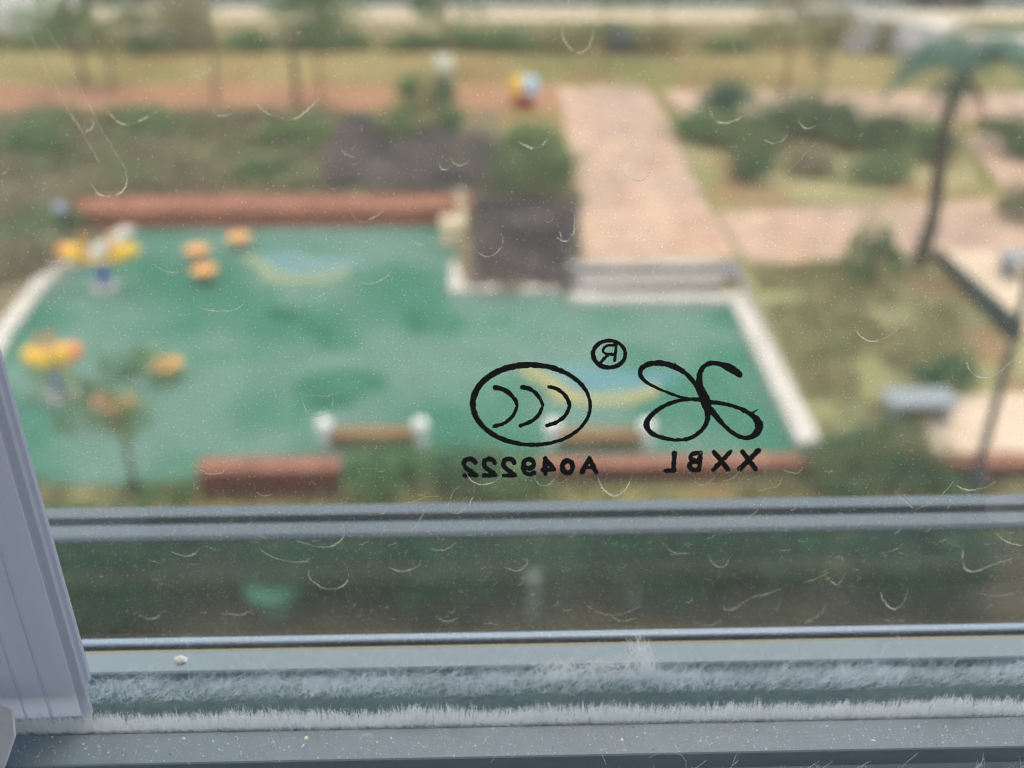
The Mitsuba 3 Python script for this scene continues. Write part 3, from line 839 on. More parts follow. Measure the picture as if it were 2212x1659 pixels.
# ------------------------------------------------------------------ the building this window belongs to
Y0, D = -0.30, .132           # room face of the wall, glass plane
Z = lambda a, y: H - y * math.tan(math.radians(a - .1))     # height where the line of sight a degrees below level meets the plane y
WX0, WX1, WZ0, WZ1 = -2.3, 2.3, H - .165, H + 1.38
wall = cat(bx(-2.6, WX0, -.05, .142, -.5, 14), bx(WX1, 2.6, -.05, .142, -.5, 14), bx(WX0, WX1, -.05, .142, -.5, WZ0), bx(WX0, WX1, -.05, .142, WZ1, 14))
struct('wall', wall, 'facade_mat')
struct('unseen_balcony_wall', cat(bx(-3.4, 3.4, -1.9, -1.75, H - 1.3, H + 1.6), bx(-2.6, -2.5, -1.75, -.06, H - 1.3, H - .3), bx(2.5, 2.6, -1.75, -.06, H - 1.3, H - .3)), 'room_mat')  # unseen; sides left open above so that more light reaches the sill
struct('floor', bx(-2.6, 2.6, -1.75, -.06, H - 1.4, H - 1.3), 'floor_mat')
struct('ceiling', bx(-2.6, 2.6, -1.75, -.06, H + 1.5, H + 1.6), 'room_mat')

# guard rail with tinted pane outside the window
t = thing('guard_rail', 'blurred double grey metal rail outside the dirty window', 'rail')
x0, x1 = -2.28, 2.28
part(t, 'rail', bx(x0, x1, .1660, .1708, Z(38.35, .166), Z(37.22, .1708), .0006), 'rail_mat')
part(t, 'rail', bx(x0, x1, .1760, .1815, Z(37.6, .176), Z(36.28, .1815), .0006), 'rail_mat')
part(t, 'groove', bx(x0, x1, .1709, .1759, Z(38.2, .1709), Z(37.9, .1759)), 'groove_mat')
part(t, 'tinted_pane', trimesh.Trimesh([[x0, .1715, H - 1.0], [x1, .1715, H - 1.0], [x1, .1715, Z(38.25, .1715)], [x0, .1715, Z(38.25, .1715)]], [[0, 1, 2], [0, 2, 3]]), 'tinted_glass')
for x in (-2.2, 2.2):
    part(t, 'bracket', bx(x - .02, x + .02, .1425, .1655, H - .22, H - .18, .002), 'rail_mat')

# sash: ledge, gasket, seal, glass
t = sash = thing('window_sash', 'grey window sash holding the dirty printed pane', 'window')
zg = Z(44.0, D)                     # foot of the visible glass


def extrude_x(poly, x0, x1):
    """A section in (y, z) drawn out along the window."""
    m = trimesh.creation.extrude_polygon(Polygon(poly), x1 - x0, engine='earcut')
    v = m.vertices.copy()
    m.vertices = np.column_stack([x0 + v[:, 2], v[:, 0], v[:, 1]])
    m.fix_normals()
    return m


yl = (H - zg) / math.tan(math.radians(45.05))
part(t, 'ledge', extrude_x([(D - .0003, zg), (yl + .0003, zg), (yl, zg - .0003), (yl, zg - .0022), (yl + .003, zg - .0030), (yl + .003, zg - .012), (D - .0003, zg - .012)], WX0 + .02, WX1 - .02), 'lit_ledge_mat')
part(t, 'seal', extrude_x([(D - .0006, zg + .00012), (D - .0002, zg + .00012), (D - .0002, zg + .00002), (D - .0006, zg + .00002)], WX0 + .03, WX1 - .03), 'seal_mat')
zt_ = Z(43.5, .136)
fil = [(.1360 + .0005 * (1 - math.cos(t_)), zt_ - .0005 * (1 - math.sin(t_))) for t_ in np.linspace(0, math.pi / 2, 8)]
part(t, 'bead', extrude_x([(.1360, zt_ - .0006)] + fil + [(.1375, zt_ - .0001), (.1375, zt_ - .0006)], WX0 + .02, WX1 - .02), 'lit_bead_mat', 35)
part(t, 'gasket', cat(bx(WX0 + .02, WX1 - .02, .1325, .1359, zg - .010, zt_ - .0026), bx(WX0 + .02, WX1 - .02, .1361, .1374, zg - .010, zt_ - .00065)), 'groove_mat')  # unlit front below the bead, its shade put in as black
gx0, gx1, gz1 = -.30, .62, H + 1.30
glass = trimesh.Trimesh([[gx0, D, zg - .004], [gx1, D, zg - .004], [gx1, D, gz1], [gx0, D, gz1]], [[0, 1, 2], [0, 2, 3]])
pane = part(t, 'glass_pane', glass, 'dirty_glass', label='dusty pane with dried water marks and black mirrored print')
part(t, 'stile', bx(gx1, gx1 + .04, D - .012, D + .012, zg - .01, gz1 + .04, .001), 'powder_mat')
part(t, 'top_rail', bx(gx0, gx1, D - .012, D + .0119, gz1, gz1 + .04, .001), 'powder_mat')
part(t, 'stile', bx(gx0 - .04, gx0, D - .012, D + .012, zg - .01, gz1 + .04, .001), 'powder_mat')
t = thing('window', 'second window pane further right in the same opening, outside the picture', 'window')
part(t, 'glass_pane', trimesh.Trimesh([[WX0 + .01, D - .02, zg - .004], [gx0 - .045, D - .02, zg - .004], [gx0 - .045, D - .02, gz1 + .05], [WX0 + .01, D - .02, gz1 + .05]], [[0, 1, 2], [0, 2, 3]]), 'clear_glass')
part(t, 'glass_pane', trimesh.Trimesh([[gx1 + .045, D - .02, zg - .004], [WX1 - .01, D - .02, zg - .004], [WX1 - .01, D - .02, gz1 + .05], [gx1 + .045, D - .02, gz1 + .05]], [[0, 1, 2], [0, 2, 3]]), 'clear_glass')

# print on the pane: strokes traced in a square grid of 2212 x 1106 cells, laid on the glass
EPS = .00012


def on_glass(q, y=D):
    """cells of the print's grid -> metres on the pane"""
    q = np.asarray(q, float)
    px, py = (1600 + q[:, 0] / 1.84333) / 1.64918, (1150 + q[:, 1] / 1.84333) / 1.64918
    return np.array([W(a, b, y)[[0, 2]] for a, b in zip(px, py)])


def chaikin(p, k=2):
    p = np.asarray(p, float)
    for _ in range(k):
        q = [p[0]]
        for a, b in zip(p[:-1], p[1:]):
            q += [a * .75 + b * .25, a * .25 + b * .75]
        p = np.array(q + [p[-1]])
    return p


def stroke(pts, w, smooth=True):
    """Ink of varying width: pts (x, y), w one width or one for each point."""
    pts = np.asarray(pts, float)
    ww = np.broadcast_to(np.asarray(w, float), (len(pts),))
    p3 = np.column_stack([pts, ww])
    if smooth:
        p3 = chaikin(p3, 3)
    d = np.linalg.norm(np.diff(p3[:, :2], axis=0), axis=1)
    s = np.concatenate([[0], np.cumsum(d)])
    m = max(3, int(s[-1] / 7))
    u = np.linspace(0, s[-1], m)
    q = np.column_stack([np.interp(u, s, p3[:, k]) for k in range(3)])
    jit = 1 + .16 * (meshkit.noise(np.column_stack([q[:, 0] * .06, q[:, 1] * .06, q[:, 0] * 0])) - .5) * 2
    return unary_union([LineString(q[i:i + 2, :2]).buffer(q[i, 2] / 2 * jit[i], 6) for i in range(m - 1)])


def rough(shape, amp=2.3):
    """Etched edges are never clean."""
    out = []
    for g in getattr(shape, 'geoms', [shape]):
        def ring(rg):
            L = rg.length
            pts = np.array([rg.interpolate(s).coords[0] for s in np.arange(0, L, 5.0)])
            k = np.column_stack([pts * .085, pts[:, 0] * 0])
            off = np.column_stack([meshkit.noise(k, 5) - .5, meshkit.noise(k, 9) - .5]) * 2 * amp + rng.normal(0, amp * .22, pts.shape)
            return pts + off
        q = Polygon(ring(g.exterior), [ring(h) for h in g.interiors]).buffer(0)
        out += [x for x in getattr(q, 'geoms', [q])]
    return out


def ink(name, shapes, label):
    polys = rough(unary_union(shapes))
    ms = []
    for g in polys:
        if g.area < 20:
            continue
        q = Polygon(on_glass(np.array(g.exterior.coords), D - EPS), [on_glass(np.array(h.coords), D - EPS) for h in g.interiors]).buffer(0)
        for qq in getattr(q, 'geoms', [q]):
            m = trimesh.creation.extrude_polygon(qq, .00004, engine='earcut')
            v = m.vertices.copy()
            m.vertices = np.column_stack([v[:, 0], D - EPS - v[:, 2], v[:, 1]])
            m.fix_normals()
            ms.append(m)
    return part(pane, name, cat(*ms), 'ink_mat', label=label)


def ellipse(cx, cy, rx, ry, wfn, n=48, rot=0):
    a = np.linspace(0, 2 * np.pi, n)
    x, y = rx * np.cos(a), ry * np.sin(a)
    return stroke(np.column_stack([cx + x * math.cos(rot) - y * math.sin(rot), cy + x * math.sin(rot) + y * math.cos(rot)]), wfn(a), smooth=False)


ink('printed_mark', [ellipse(541, 538, 386, 263, lambda a: 31 + 9 * np.cos(a - 3.7), rot=.03)] + [
    stroke([(300, 426), (335, 427), (375, 445), (415, 480), (440, 515), (446, 540)], [30, 30, 28, 26, 24, 22]), stroke([(446, 545), (432, 590), (405, 630), (355, 665), (296, 678)], [20, 24, 26, 26, 26]),
    stroke([(480, 422), (525, 430), (565, 455), (598, 495), (615, 540)], [28, 28, 26, 24, 20]), stroke([(615, 545), (600, 585), (575, 625), (525, 655), (466, 676)], [20, 24, 24, 26, 22]),
    stroke([(656, 420), (705, 430), (748, 460), (780, 500), (790, 540)], [26, 26, 26, 26, 24]), stroke([(790, 545), (780, 580), (755, 620), (705, 655), (642, 674)], [24, 24, 24, 26, 24])],
    'black oval with three nested arcs printed on the pane')
ink('printed_mark', [ellipse(1051, 205, 106, 88, lambda a: 26 + 3 * np.cos(a - 2.5)), stroke([(1097, 142), (1092, 200), (1086, 248)], 21, False),
                     stroke([(1098, 146), (1050, 146), (1020, 158), (1008, 180), (1018, 200), (1050, 208), (1090, 206)], 19), stroke([(1046, 208), (1020, 232), (998, 256)], 20)],
    'small black circled mirrored R printed on the pane')
ink('printed_mark', [
    stroke([(1650, 505), (1600, 500), (1530, 492), (1440, 460), (1350, 422), (1275, 378), (1250, 335), (1262, 292), (1320, 266), (1400, 262), (1470, 282), (1550, 325), (1610, 390), (1660, 480)], [30, 22, 18, 18, 20, 22, 26, 34, 36, 38, 38, 30, 26, 40]),
    stroke([(1690, 540), (1672, 480), (1645, 420), (1640, 350), (1660, 295), (1700, 265), (1750, 262), (1810, 280), (1860, 305), (1905, 338)], [60, 60, 48, 36, 34, 30, 28, 40, 56, 36]),
    stroke([(1650, 505), (1570, 500), (1480, 515), (1390, 555), (1320, 610), (1290, 660), (1310, 715), (1380, 752), (1490, 772), (1580, 762), (1660, 710), (1700, 640), (1695, 560)], [26, 22, 22, 28, 36, 38, 32, 26, 24, 24, 28, 30, 44]),
    stroke([(1700, 520), (1780, 525), (1870, 545), (1960, 585), (2020, 630), (2042, 680), (2015, 735), (1960, 758), (1900, 748), (1830, 700), (1770, 635), (1710, 560)], [34, 24, 24, 30, 46, 54, 40, 28, 28, 30, 32, 44]),
    stroke([(1985, 595), (2024, 570)], [14, 5], False), stroke([(1478, 275), (1484, 262)], [12, 6], False)], 'black looping four petal emblem printed on the pane')
ink('printed_letters', [stroke(p, w * 1.2, False) for p, w in (
    ([(1480, 856), (1472, 968)], 27), ([(1478, 966), (1420, 970)], 24),
    ([(1652, 852), (1640, 966)], 26), ([(1740, 850), (1788, 905), (1830, 962)], 27), ([(1848, 846), (1790, 905), (1735, 964)], 25), ([(1925, 846), (1968, 900), (2012, 960)], 28), ([(2030, 838), (1970, 900), (1908, 958)], 27))] +
    [stroke(p, w * 1.2) for p, w in (([(1650, 855), (1605, 855), (1584, 872), (1588, 895), (1615, 904), (1648, 904)], 24), ([(1646, 908), (1600, 910), (1574, 930), (1582, 956), (1610, 966), (1642, 966)], 26))],
    'black mirrored letters XXBL below the emblem')
two = [(172, 918), (158, 898), (130, 890), (102, 902), (94, 928), (108, 952), (145, 975), (172, 998)]
dig = []
for dx, s in ((0, 1.0), (130, .95), (258, .95)):
    dig += [stroke([(x * s + dx + (1 - s) * 130, y) for x, y in two], 31), stroke([(178 * s + dx + (1 - s) * 130, 1000), (98 * s + dx + (1 - s) * 130, 1002)], 29, False)]
dig += [ellipse(523, 925, 34, 30, lambda a: 31 + 0 * a, 24), stroke([(487, 925), (485, 960), (500, 988), (530, 996), (556, 985)], 30),
        stroke([(630, 890), (632, 992)], 31, False), stroke([(634, 894), (688, 958)], 28, False), stroke([(690, 962), (612, 964)], 28, False),
        ellipse(777, 945, 34, 40, lambda a: 33 + 0 * a, 26), stroke([(920, 888), (872, 982)], 31, False), stroke([(920, 886), (966, 982)], 31, False), stroke([(892, 950), (950, 950)], 20, False)]
ink('printed_letters', dig, 'black mirrored number A049222 below the oval')

# dried water marks: thin raised rims of lime on the room side of the pane


def rim(pts, w=3.0, seed_=0, broken=.36):
    """pts in print pixels (2212 wide); a crumbly ridge of uneven width along them."""
    r = np.random.default_rng(seed_)
    p = chaikin(pts, 2)
    d = np.concatenate([[0], np.cumsum(np.linalg.norm(np.diff(p, axis=0), axis=1))])
    m = max(4, int(d[-1] / 3.5))
    u = np.linspace(0, d[-1], m)
    q = np.column_stack([np.interp(u, d, p[:, 0]), np.interp(u, d, p[:, 1])]) + r.normal(0, .55, (m, 2)) + 2.2 * np.column_stack([meshkit.noise(np.column_stack([u * .05, u * 0 + seed_, u * 0]), 1) - .5, meshkit.noise(np.column_stack([u * .05, u * 0 + seed_, u * 0]), 2) - .5])
    low = (q[:, 1] - q[:, 1].min()) / max(1, np.ptp(q[:, 1]))
    width = .46 * w * (.30 + .75 * low ** 1.5) * (.45 + 1.1 * meshkit.noise(np.column_stack([u * .11, u * 0 + seed_ * 1.7, u * 0]), 3)) * (1 - .75 * np.exp(-u / 8)) * (1 - .75 * np.exp(-(d[-1] - u) / 8))
    gapn = meshkit.noise(np.column_stack([u * .06, u * 0 + seed_ * .9, u * 0]), 7)
    width = np.where(gapn < broken, width * .22, width)
    V = np.array([W(a, b, D - .0002) for a, b in q])
    s = D / .132 * .132 * 1.17 / F            # metres on the pane for one print pixel, about
    tg = np.gradient(V, axis=0)
    tg /= np.linalg.norm(tg, axis=1, keepdims=True) + 1e-12
    nrm = np.column_stack([-tg[:, 2], tg[:, 1] * 0, tg[:, 0]])
    hw = (width * s / 2)[:, None]
    v = np.stack([V + nrm * hw, V - [0, .00007, 0], V - nrm * hw], 1).reshape(-1, 3)
    f = []
    for i in range(m - 1):
        a = i * 3
        f += [[a, a + 3, a + 1], [a + 1, a + 3, a + 4], [a + 1, a + 4, a + 2], [a + 2, a + 4, a + 5]]
    return trimesh.Trimesh(v, f, process=False)


RIMS = [  # surveyed marks
    ([(228, 232), (245, 255), (262, 270), (285, 268), (315, 255), (343, 238)], 6), ([(553, 222), (575, 245), (610, 256), (640, 258), (668, 235), (702, 197)], 5.5), ([(460, 238), (470, 250), (490, 250), (508, 240)], 3),
    ([(410, 165), (445, 158), (462, 140), (468, 118)], 4), ([(1213, 55), (1217, 88), (1236, 108), (1255, 118), (1275, 100), (1284, 60)], 4.5), ([(1448, 125), (1468, 130), (1485, 122), (1494, 108)], 3.5),
    ([(1580, 90), (1592, 120), (1618, 127)], 3.5), ([(1532, 230), (1540, 260), (1560, 266), (1585, 262), (1610, 248)], 5), ([(1648, 300), (1660, 308), (1690, 306), (1704, 288)], 3.5),
    ([(1724, 255), (1728, 270), (1745, 282), (1764, 270)], 4.5), ([(1700, 372), (1725, 350), (1762, 306)], 3.5), ([(1334, 340), (1345, 375), (1372, 394), (1395, 388), (1412, 360), (1413, 320), (1398, 300), (1365, 305), (1338, 330)], 2.5),
    ([(180, 262), (205, 256), (200, 275), (178, 290)], 4), ([(195, 395), (210, 420), (238, 426), (262, 416), (276, 395), (270, 370)], 6), ([(184, 268), (176, 285), (196, 320), (214, 350)], 2.5),
    ([(732, 315), (745, 335), (768, 340)], 4), ([(765, 240), (770, 248)], 3), ([(945, 350), (955, 368), (975, 362), (984, 345)], 3.5), ([(970, 335), (985, 360), (1010, 355), (1017, 335)], 3),
    ([(1115, 305), (1140, 318), (1165, 322), (1180, 305), (1198, 285)], 4.5), ([(758, 455), (770, 480), (800, 475), (830, 455)], 5.5), ([(1204, 512), (1215, 524), (1234, 516), (1242, 490), (1240, 462)], 5), ([(1200, 470), (1206, 492), (1214, 520)], 3.5),
    ([(1022, 530), (1035, 550), (1060, 556), (1082, 540), (1090, 515), (1080, 500)], 3), ([(880, 510), (900, 530), (922, 525), (930, 505)], 3.5), ([(1765, 515), (1775, 528), (1790, 524)], 2),
    ([(330, 570), (360, 590), (395, 585)], 3.5), ([(395, 582), (410, 575)], 4), ([(700, 395), (720, 412), (735, 400)], 3), ([(95, 560), (120, 568), (142, 545)], 3), ([(0, 380), (14, 370), (20, 358)], 5),
    ([(423, 662), (440, 668), (470, 672), (500, 672), (525, 660), (530, 645)], 4.5), ([(780, 608), (810, 615), (845, 590), (850, 570)], 4), ([(505, 540), (540, 545), (550, 570)], 2.5), ([(660, 650), (700, 640), (750, 590)], 3),
    ([(1844, 695), (1850, 720), (1875, 738), (1905, 735), (1935, 715), (1965, 680), (1985, 668), (2010, 652)], 5), ([(1960, 652), (1990, 660), (2002, 640)], 3), ([(2088, 780), (2095, 805), (2118, 818), (2150, 812), (2180, 785), (2200, 760)], 5),
    ([(1182, 720), (1190, 748), (1215, 755), (1245, 748), (1262, 720), (1250, 690), (1228, 672), (1200, 690), (1184, 715)], 2.2), ([(1010, 690), (1040, 690), (1058, 672), (1062, 660)], 3), ([(1060, 710), (1085, 716), (1105, 700)], 2.5),
    ([(655, 865), (660, 890), (685, 902), (710, 892), (722, 870), (718, 850)], 4), ([(650, 850), (700, 858), (735, 845)], 2.5), ([(630, 785), (655, 790), (675, 770), (680, 760)], 2.5), ([(300, 758), (330, 740), (352, 732)], 2.5),
    ([(340, 742), (355, 738)], 4), ([(590, 730), (605, 735), (615, 728)], 3), ([(860, 800), (905, 805), (960, 790)], 2), ([(380, 940), (395, 942), (400, 925)], 4), ([(270, 810), (282, 822), (295, 822)], 3.5),
    ([(415, 1000), (440, 1022), (475, 1025), (490, 1012)], 4.5), ([(272, 985), (300, 1000), (325, 1000)], 3), ([(1008, 1022), (1018, 1042), (1045, 1048), (1072, 1040), (1086, 1022)], 5.5), ([(1152, 1025), (1160, 1045), (1180, 1050), (1200, 1035), (1205, 1025)], 4),
    ([(1288, 1024), (1300, 1055), (1322, 1072), (1345, 1065), (1362, 1040), (1366, 1018)], 7), ([(1195, 1035), (1210, 1046), (1232, 1030)], 3), ([(965, 1100), (985, 1112), (1010, 1098), (1030, 1060), (1022, 1045)], 4), ([(968, 1095), (978, 1060), (995, 1050)], 2.5),
    ([(880, 1100), (905, 1080), (925, 1070), (945, 1072)], 4), ([(890, 1145), (908, 1120), (925, 1090)], 4), ([(840, 1180), (858, 1172)], 4), ([(640, 1168), (690, 1182), (720, 1182), (745, 1160), (742, 1145)], 5.5), ([(500, 1132), (530, 1140), (545, 1125)], 4),
    ([(555, 1062), (570, 1072), (590, 1068)], 3.5), ([(1500, 1040), (1520, 1050), (1545, 1030)], 3.5), ([(1560, 1040), (1590, 1030), (1600, 1010)], 3), ([(1640, 1060), (1680, 1052), (1690, 1036)], 4), ([(1690, 1015), (1720, 1025), (1735, 1010)], 3),
    ([(1930, 1060), (1950, 1080), (1975, 1100)], 4), ([(2060, 1045), (2090, 1060), (2130, 1055), (2150, 1040)], 5), ([(1980, 1100), (2010, 1090), (2045, 1060), (2060, 1040)], 4.5), ([(1780, 1240), (1800, 1262), (1815, 1262), (1825, 1240)], 4.5),
    ([(1900, 1275), (1910, 1300), (1930, 1320), (1955, 1300), (1962, 1270)], 5.5), ([(2045, 1170), (2085, 1185), (2075, 1210), (2090, 1238), (2120, 1230), (2185, 1205)], 6), ([(2150, 1150), (2175, 1172), (2210, 1178)], 5.5), ([(1430, 1170), (1450, 1195), (1490, 1196)], 4),
    ([(1530, 1200), (1545, 1225), (1565, 1228), (1575, 1205)], 4.5), ([(1640, 1290), (1665, 1278), (1690, 1272)], 4), ([(1735, 1258), (1770, 1248), (1790, 1235)], 4.5), ([(1560, 1312), (1580, 1322), (1610, 1295), (1660, 1280)], 4.5), ([(665, 1225), (670, 1255), (700, 1272), (735, 1272), (755, 1250), (750, 1225)], 5.5),
    ([(370, 1190), (395, 1205), (425, 1195), (430, 1180)], 4.5), ([(560, 1185), (600, 1210), (660, 1215), (670, 1205)], 4.5), ([(480, 1325), (510, 1330), (545, 1320)], 5), ([(840, 1225), (870, 1238), (905, 1225), (910, 1210)], 4.5),
    ([(1090, 1225), (1115, 1235), (1135, 1225), (1140, 1205)], 4.5), ([(1270, 1310), (1310, 1330), (1350, 1325), (1385, 1310)], 4.5), ([(1570, 1118), (1600, 1130), (1640, 1100)], 3.5), ([(850, 1095), (880, 1085), (905, 1080)], 3),
    ([(52, 40), (100, 150), (150, 240), (178, 285)], 3.2), ([(100, 60), (150, 140), (205, 252)], 3.2), ([(205, 256), (250, 330), (276, 372)], 3.0),
    ([(1320, 1330), (1340, 1345), (1375, 1335)], 4.5), ([(300, 1330), (330, 1340), (350, 1325)], 4.5), ([(940, 1330), (965, 1345), (990, 1335)], 4), ([(930, 1185), (960, 1190), (985, 1170)], 4), ([(1500, 1345), (1530, 1352), (1560, 1340)], 4),
    ([(1900, 1195), (1930, 1190), (1950, 1175)], 4), ([(1740, 1345), (1770, 1330), (1790, 1300)], 3.5), ([(2110, 1280), (2150, 1290), (2190, 1280)], 4),
]
for i, (pts, w) in enumerate(RIMS):
    part(pane, 'water_mark', rim(pts, w, i + 1), 'stain_mat')
r = np.random.default_rng(77)
ex = []
for i in range(150):                # small crumbs of lime, denser towards the foot of the pane
    x, y = r.uniform(180, 2212), (r.uniform(1080, 1360) if i < 105 else r.uniform(20, 1080))
    L, a = r.uniform(5, 22), r.uniform(-.9, .5)
    ex.append(rim([(x, y), (x + L * .5, y + r.uniform(-4, 5)), (x + L * math.cos(a), y + L * math.sin(a))], r.uniform(2, 4.5), 300 + i, .15))
part(pane, 'lime_crumbs', cat(*ex), 'stain_mat', kind='stuff')
nd = 2600
x, y = r.uniform(20, 2212, nd), np.where(r.random(nd) < .84, 1375 - 420 * r.random(nd) ** 1.3, r.uniform(0, 1000, nd))
dP = np.array([W(a, b, D - .00025) for a, b in zip(x, y)])
size = (r.lognormal(-10.15, .42, nd))
dd = leaves(dP, 1.0, 5)
v = dd.vertices.reshape(-1, 4, 3)
v = dP[:, None] + (v - dP[:, None]) * size[:, None, None]
v[:, :, 1] = np.minimum(v[:, :, 1], D - .0001)
part(pane, 'dust', trimesh.Trimesh(v.reshape(-1, 3), dd.faces, process=False), 'dust_mat', kind='stuff')


def stain_sheet(pts, y, name):
    q = np.array([W(a, b, y)[[0, 2]] for a, b in chaikin(pts, 2)])
    v, f = trimesh.creation.triangulate_polygon(Polygon(q).buffer(0), engine='earcut')
    part(pane, name, trimesh.Trimesh(np.column_stack([v[:, 0], v[:, 0] * 0 + y, v[:, 1]]), f, process=False), 'streak_glass')


stain_sheet([(52, 40), (100, 60), (150, 140), (205, 250), (185, 280), (150, 260), (100, 165), (40, 60), (52, 40)], D - .00008, 'drip_streak')
stain_sheet([(180, 262), (205, 256), (245, 320), (275, 375), (268, 408), (235, 422), (208, 412), (196, 380), (214, 350), (180, 262)], D - .0001, 'drip_streak')
stain_sheet([(2130, 1075), (2230, 1060), (2230, 1125), (2150, 1130), (2125, 1105), (2130, 1075)], D - .0001, 'drip_streak')

# ------------------------------------------------------------------ inside: brush strips, track, plastic seal
XL, XR = -.30, .30
HB = H + .0005
yt, zt = .1104, HB - .1235


def wob(x, f, s):
    return meshkit.fbm(np.column_stack([x * f, x * 0 + s, x * 0]), 3, s) - .5


t = thing('brush_strip', 'fluffy blue grey brush strip lying in the groove below the pane', 'brush seal')
sec = [(.1262, HB - .1345), (.1256, HB - .1302), (.1236, HB - .1277), (.1208, HB - .1266), (.1178, HB - .1272), (.1150, HB - .1292), (.1132, HB - .1335)]
xs = np.linspace(XL, XR, 241)
sy, sz = np.array([q[0] for q in sec]), np.array([q[1] for q in sec])
V = np.array([[(x, a, b + .0009 * w * (k not in (0, 6))) for k, (a, b) in enumerate(zip(sy, sz))] for x, w in zip(xs, wob(xs, 90, 1))]).reshape(-1, 3)
n_, k_ = len(xs), len(sec)
i, j = np.meshgrid(np.arange(n_ - 1), np.arange(k_ - 1), indexing='ij')
q = np.stack([i * k_ + j, i * k_ + j + 1, (i + 1) * k_ + j + 1, (i + 1) * k_ + j], -1).reshape(-1, 4)
core = trimesh.Trimesh(V, np.vstack([q[:, [0, 2, 1]], q[:, [0, 3, 2]]]), process=False)
part(t, 'backing', core, 'backing_mat', True)


def pile(n, s, x0, x1, tmin, tmax, length, lean, curl, rad, out=1.0, K=5):
    """Fibres rooted on the backing between the section's parameters tmin and tmax."""
    r = np.random.default_rng(s)
    x = r.uniform(x0, x1, n)
    tt = r.uniform(tmin, tmax, n)
    kk = np.linspace(0, 1, k_)
    y, z = np.interp(tt, kk, sy), np.interp(tt, kk, sz) - .0003
    ny, nz = np.cos(np.interp(tt, [0, .5, 1], [.6, 1.65, 2.6])), np.sin(np.interp(tt, [0, .5, 1], [.6, 1.65, 2.6]))
    L = length * r.uniform(.55, 1.25, n) * (1 + .8 * wob(x, 160, s + 1))
    dirx = lean + .9 * wob(x, 240, s + 2) * 2 + r.normal(0, curl, n)
    u = np.linspace(0, 1, K)[None, :]
    bend = r.normal(0, curl, (n, 2))
    X = x[:, None] + L[:, None] * (dirx[:, None] * u * .6 + bend[:, :1] * u ** 2 * .5)
    Y = y[:, None] + L[:, None] * (ny[:, None] * u * out + bend[:, 1:] * u ** 2 * .4)
    Zz = z[:, None] + L[:, None] * (nz[:, None] * u - .25 * u ** 2 * np.abs(dirx)[:, None])
    R = rad * r.uniform(.7, 1.2, n)[:, None] * (1 - .55 * u)
    return many_tubes(np.stack([X, Y, Zz], -1), R)


XF0, XF1 = -.085, .115
part(t, 'fibres', cat(pile(9500, 21, XF0, XF1, .20, .56, .0021, .7, .55, .000042, K=5), pile(1900, 23, XF0, XF1, .14, .42, .0036, .8, 1.1, .000040)), 'fibre_mat', kind='stuff')
part(t, 'fibres', cat(pile(5000, 24, XF0, XF1, .2, .62, .0019, .9, .45, .00004, K=4), pile(4500, 22, XF0, XF1, .5, .98, .0015, 1.3, .3, .000036, K=4)), 'shaded_fibre_mat', kind='stuff')
# the tuft that stands up, and single stray hairs
r = np.random.default_rng(31)
base = W(1398, 1440, .1235)
tp = []
for kx in range(70):
    a = base + [r.normal(0, .0009), r.normal(0, .0006), r.uniform(-.002, 0)]
    L = r.uniform(.003, .0075)
    e = a + np.array([-.25 * L + r.normal(0, .0009), r.normal(0, .0006), L])
    tp.append([a, a * .66 + e * .34 + r.normal(0, .0002, 3), a * .33 + e * .67 + r.normal(0, .0003, 3), e])
for kx in range(150):
    a = W(r.uniform(1150, 1390), r.uniform(1440, 1475), .1225)
    L = r.uniform(.002, .0055)
    an = r.uniform(.2, 2.4)
    e = a + np.array([L * math.cos(an), r.normal(0, .0005), L * math.sin(an) * .7])
    tp.append([a, a * .66 + e * .34 + [0, 0, .0004], a * .33 + e * .67 + [0, 0, .0005], e])
part(t, 'tuft', many_tubes(np.array(tp), np.full((len(tp), 4), .000048)), 'white_fibre_mat', label='whitish tuft of hairs standing up from the brush')


def hair(name, parent, pts, y, rad=.000032, mat='white_fibre_mat'):
    p = chaikin(pts, 3)
    P = np.array([W(a, b, y + .0004 * math.sin(i * .3)) for i, (a, b) in enumerate(p)])
    part(parent, name, tube(P, rad, 4), mat)


for pts in ([(525, 1425), (580, 1445), (600, 1470), (660, 1490)], [(648, 1395), (690, 1420), (700, 1440), (760, 1455)], [(760, 1415), (830, 1440), (845, 1470)], [(850, 1440), (880, 1455), (950, 1462)], [(1095, 1440), (1110, 1465)],
            [(2060, 1490), (2075, 1484), (2090, 1500)], [(2200, 1455), (2150, 1465), (2120, 1490)]):
    hair('stray_hair', t, pts, .1195)

t2 = thing('brush_strip', 'straight white brush strip standing up behind the grey track', 'brush seal')
part(t2, 'backing', bx(XL, XR, .1106, .1128, HB - .1330, HB - .1262), 'white_mat')
xs2 = np.linspace(XF0, XF1, 1400)
top = HB - .1256 + .0024 + .0011 * wob(xs2, 130, 3) + .0012 * wob(xs2, 900, 8)
V = np.stack([np.column_stack([xs2, xs2 * 0 + .1112 + .0003 * wob(xs2, 1300, 2), xs2 * 0 + HB - .1262]), np.column_stack([xs2, xs2 * 0 + .1118 + .0004 * wob(xs2, 1900, 6), top]), np.column_stack([xs2, xs2 * 0 + .1124, xs2 * 0 + HB - .1262])], 1)
n2 = len(xs2)
i2 = np.arange(n2 - 1) * 3
f2 = np.vstack([np.column_stack([i2 + a_, i2 + a_ + 3, i2 + a_ + 1]) for a_ in (0, 1)] + [np.column_stack([i2 + a_ + 1, i2 + a_ + 3, i2 + a_ + 4]) for a_ in (0, 1)])
part(t2, 'pile_core', trimesh.Trimesh(V.reshape(-1, 3), f2, process=False), 'pile_core_mat', True)
r = np.random.default_rng(41)
n = 13000
x = r.uniform(XF0, XF1, n)
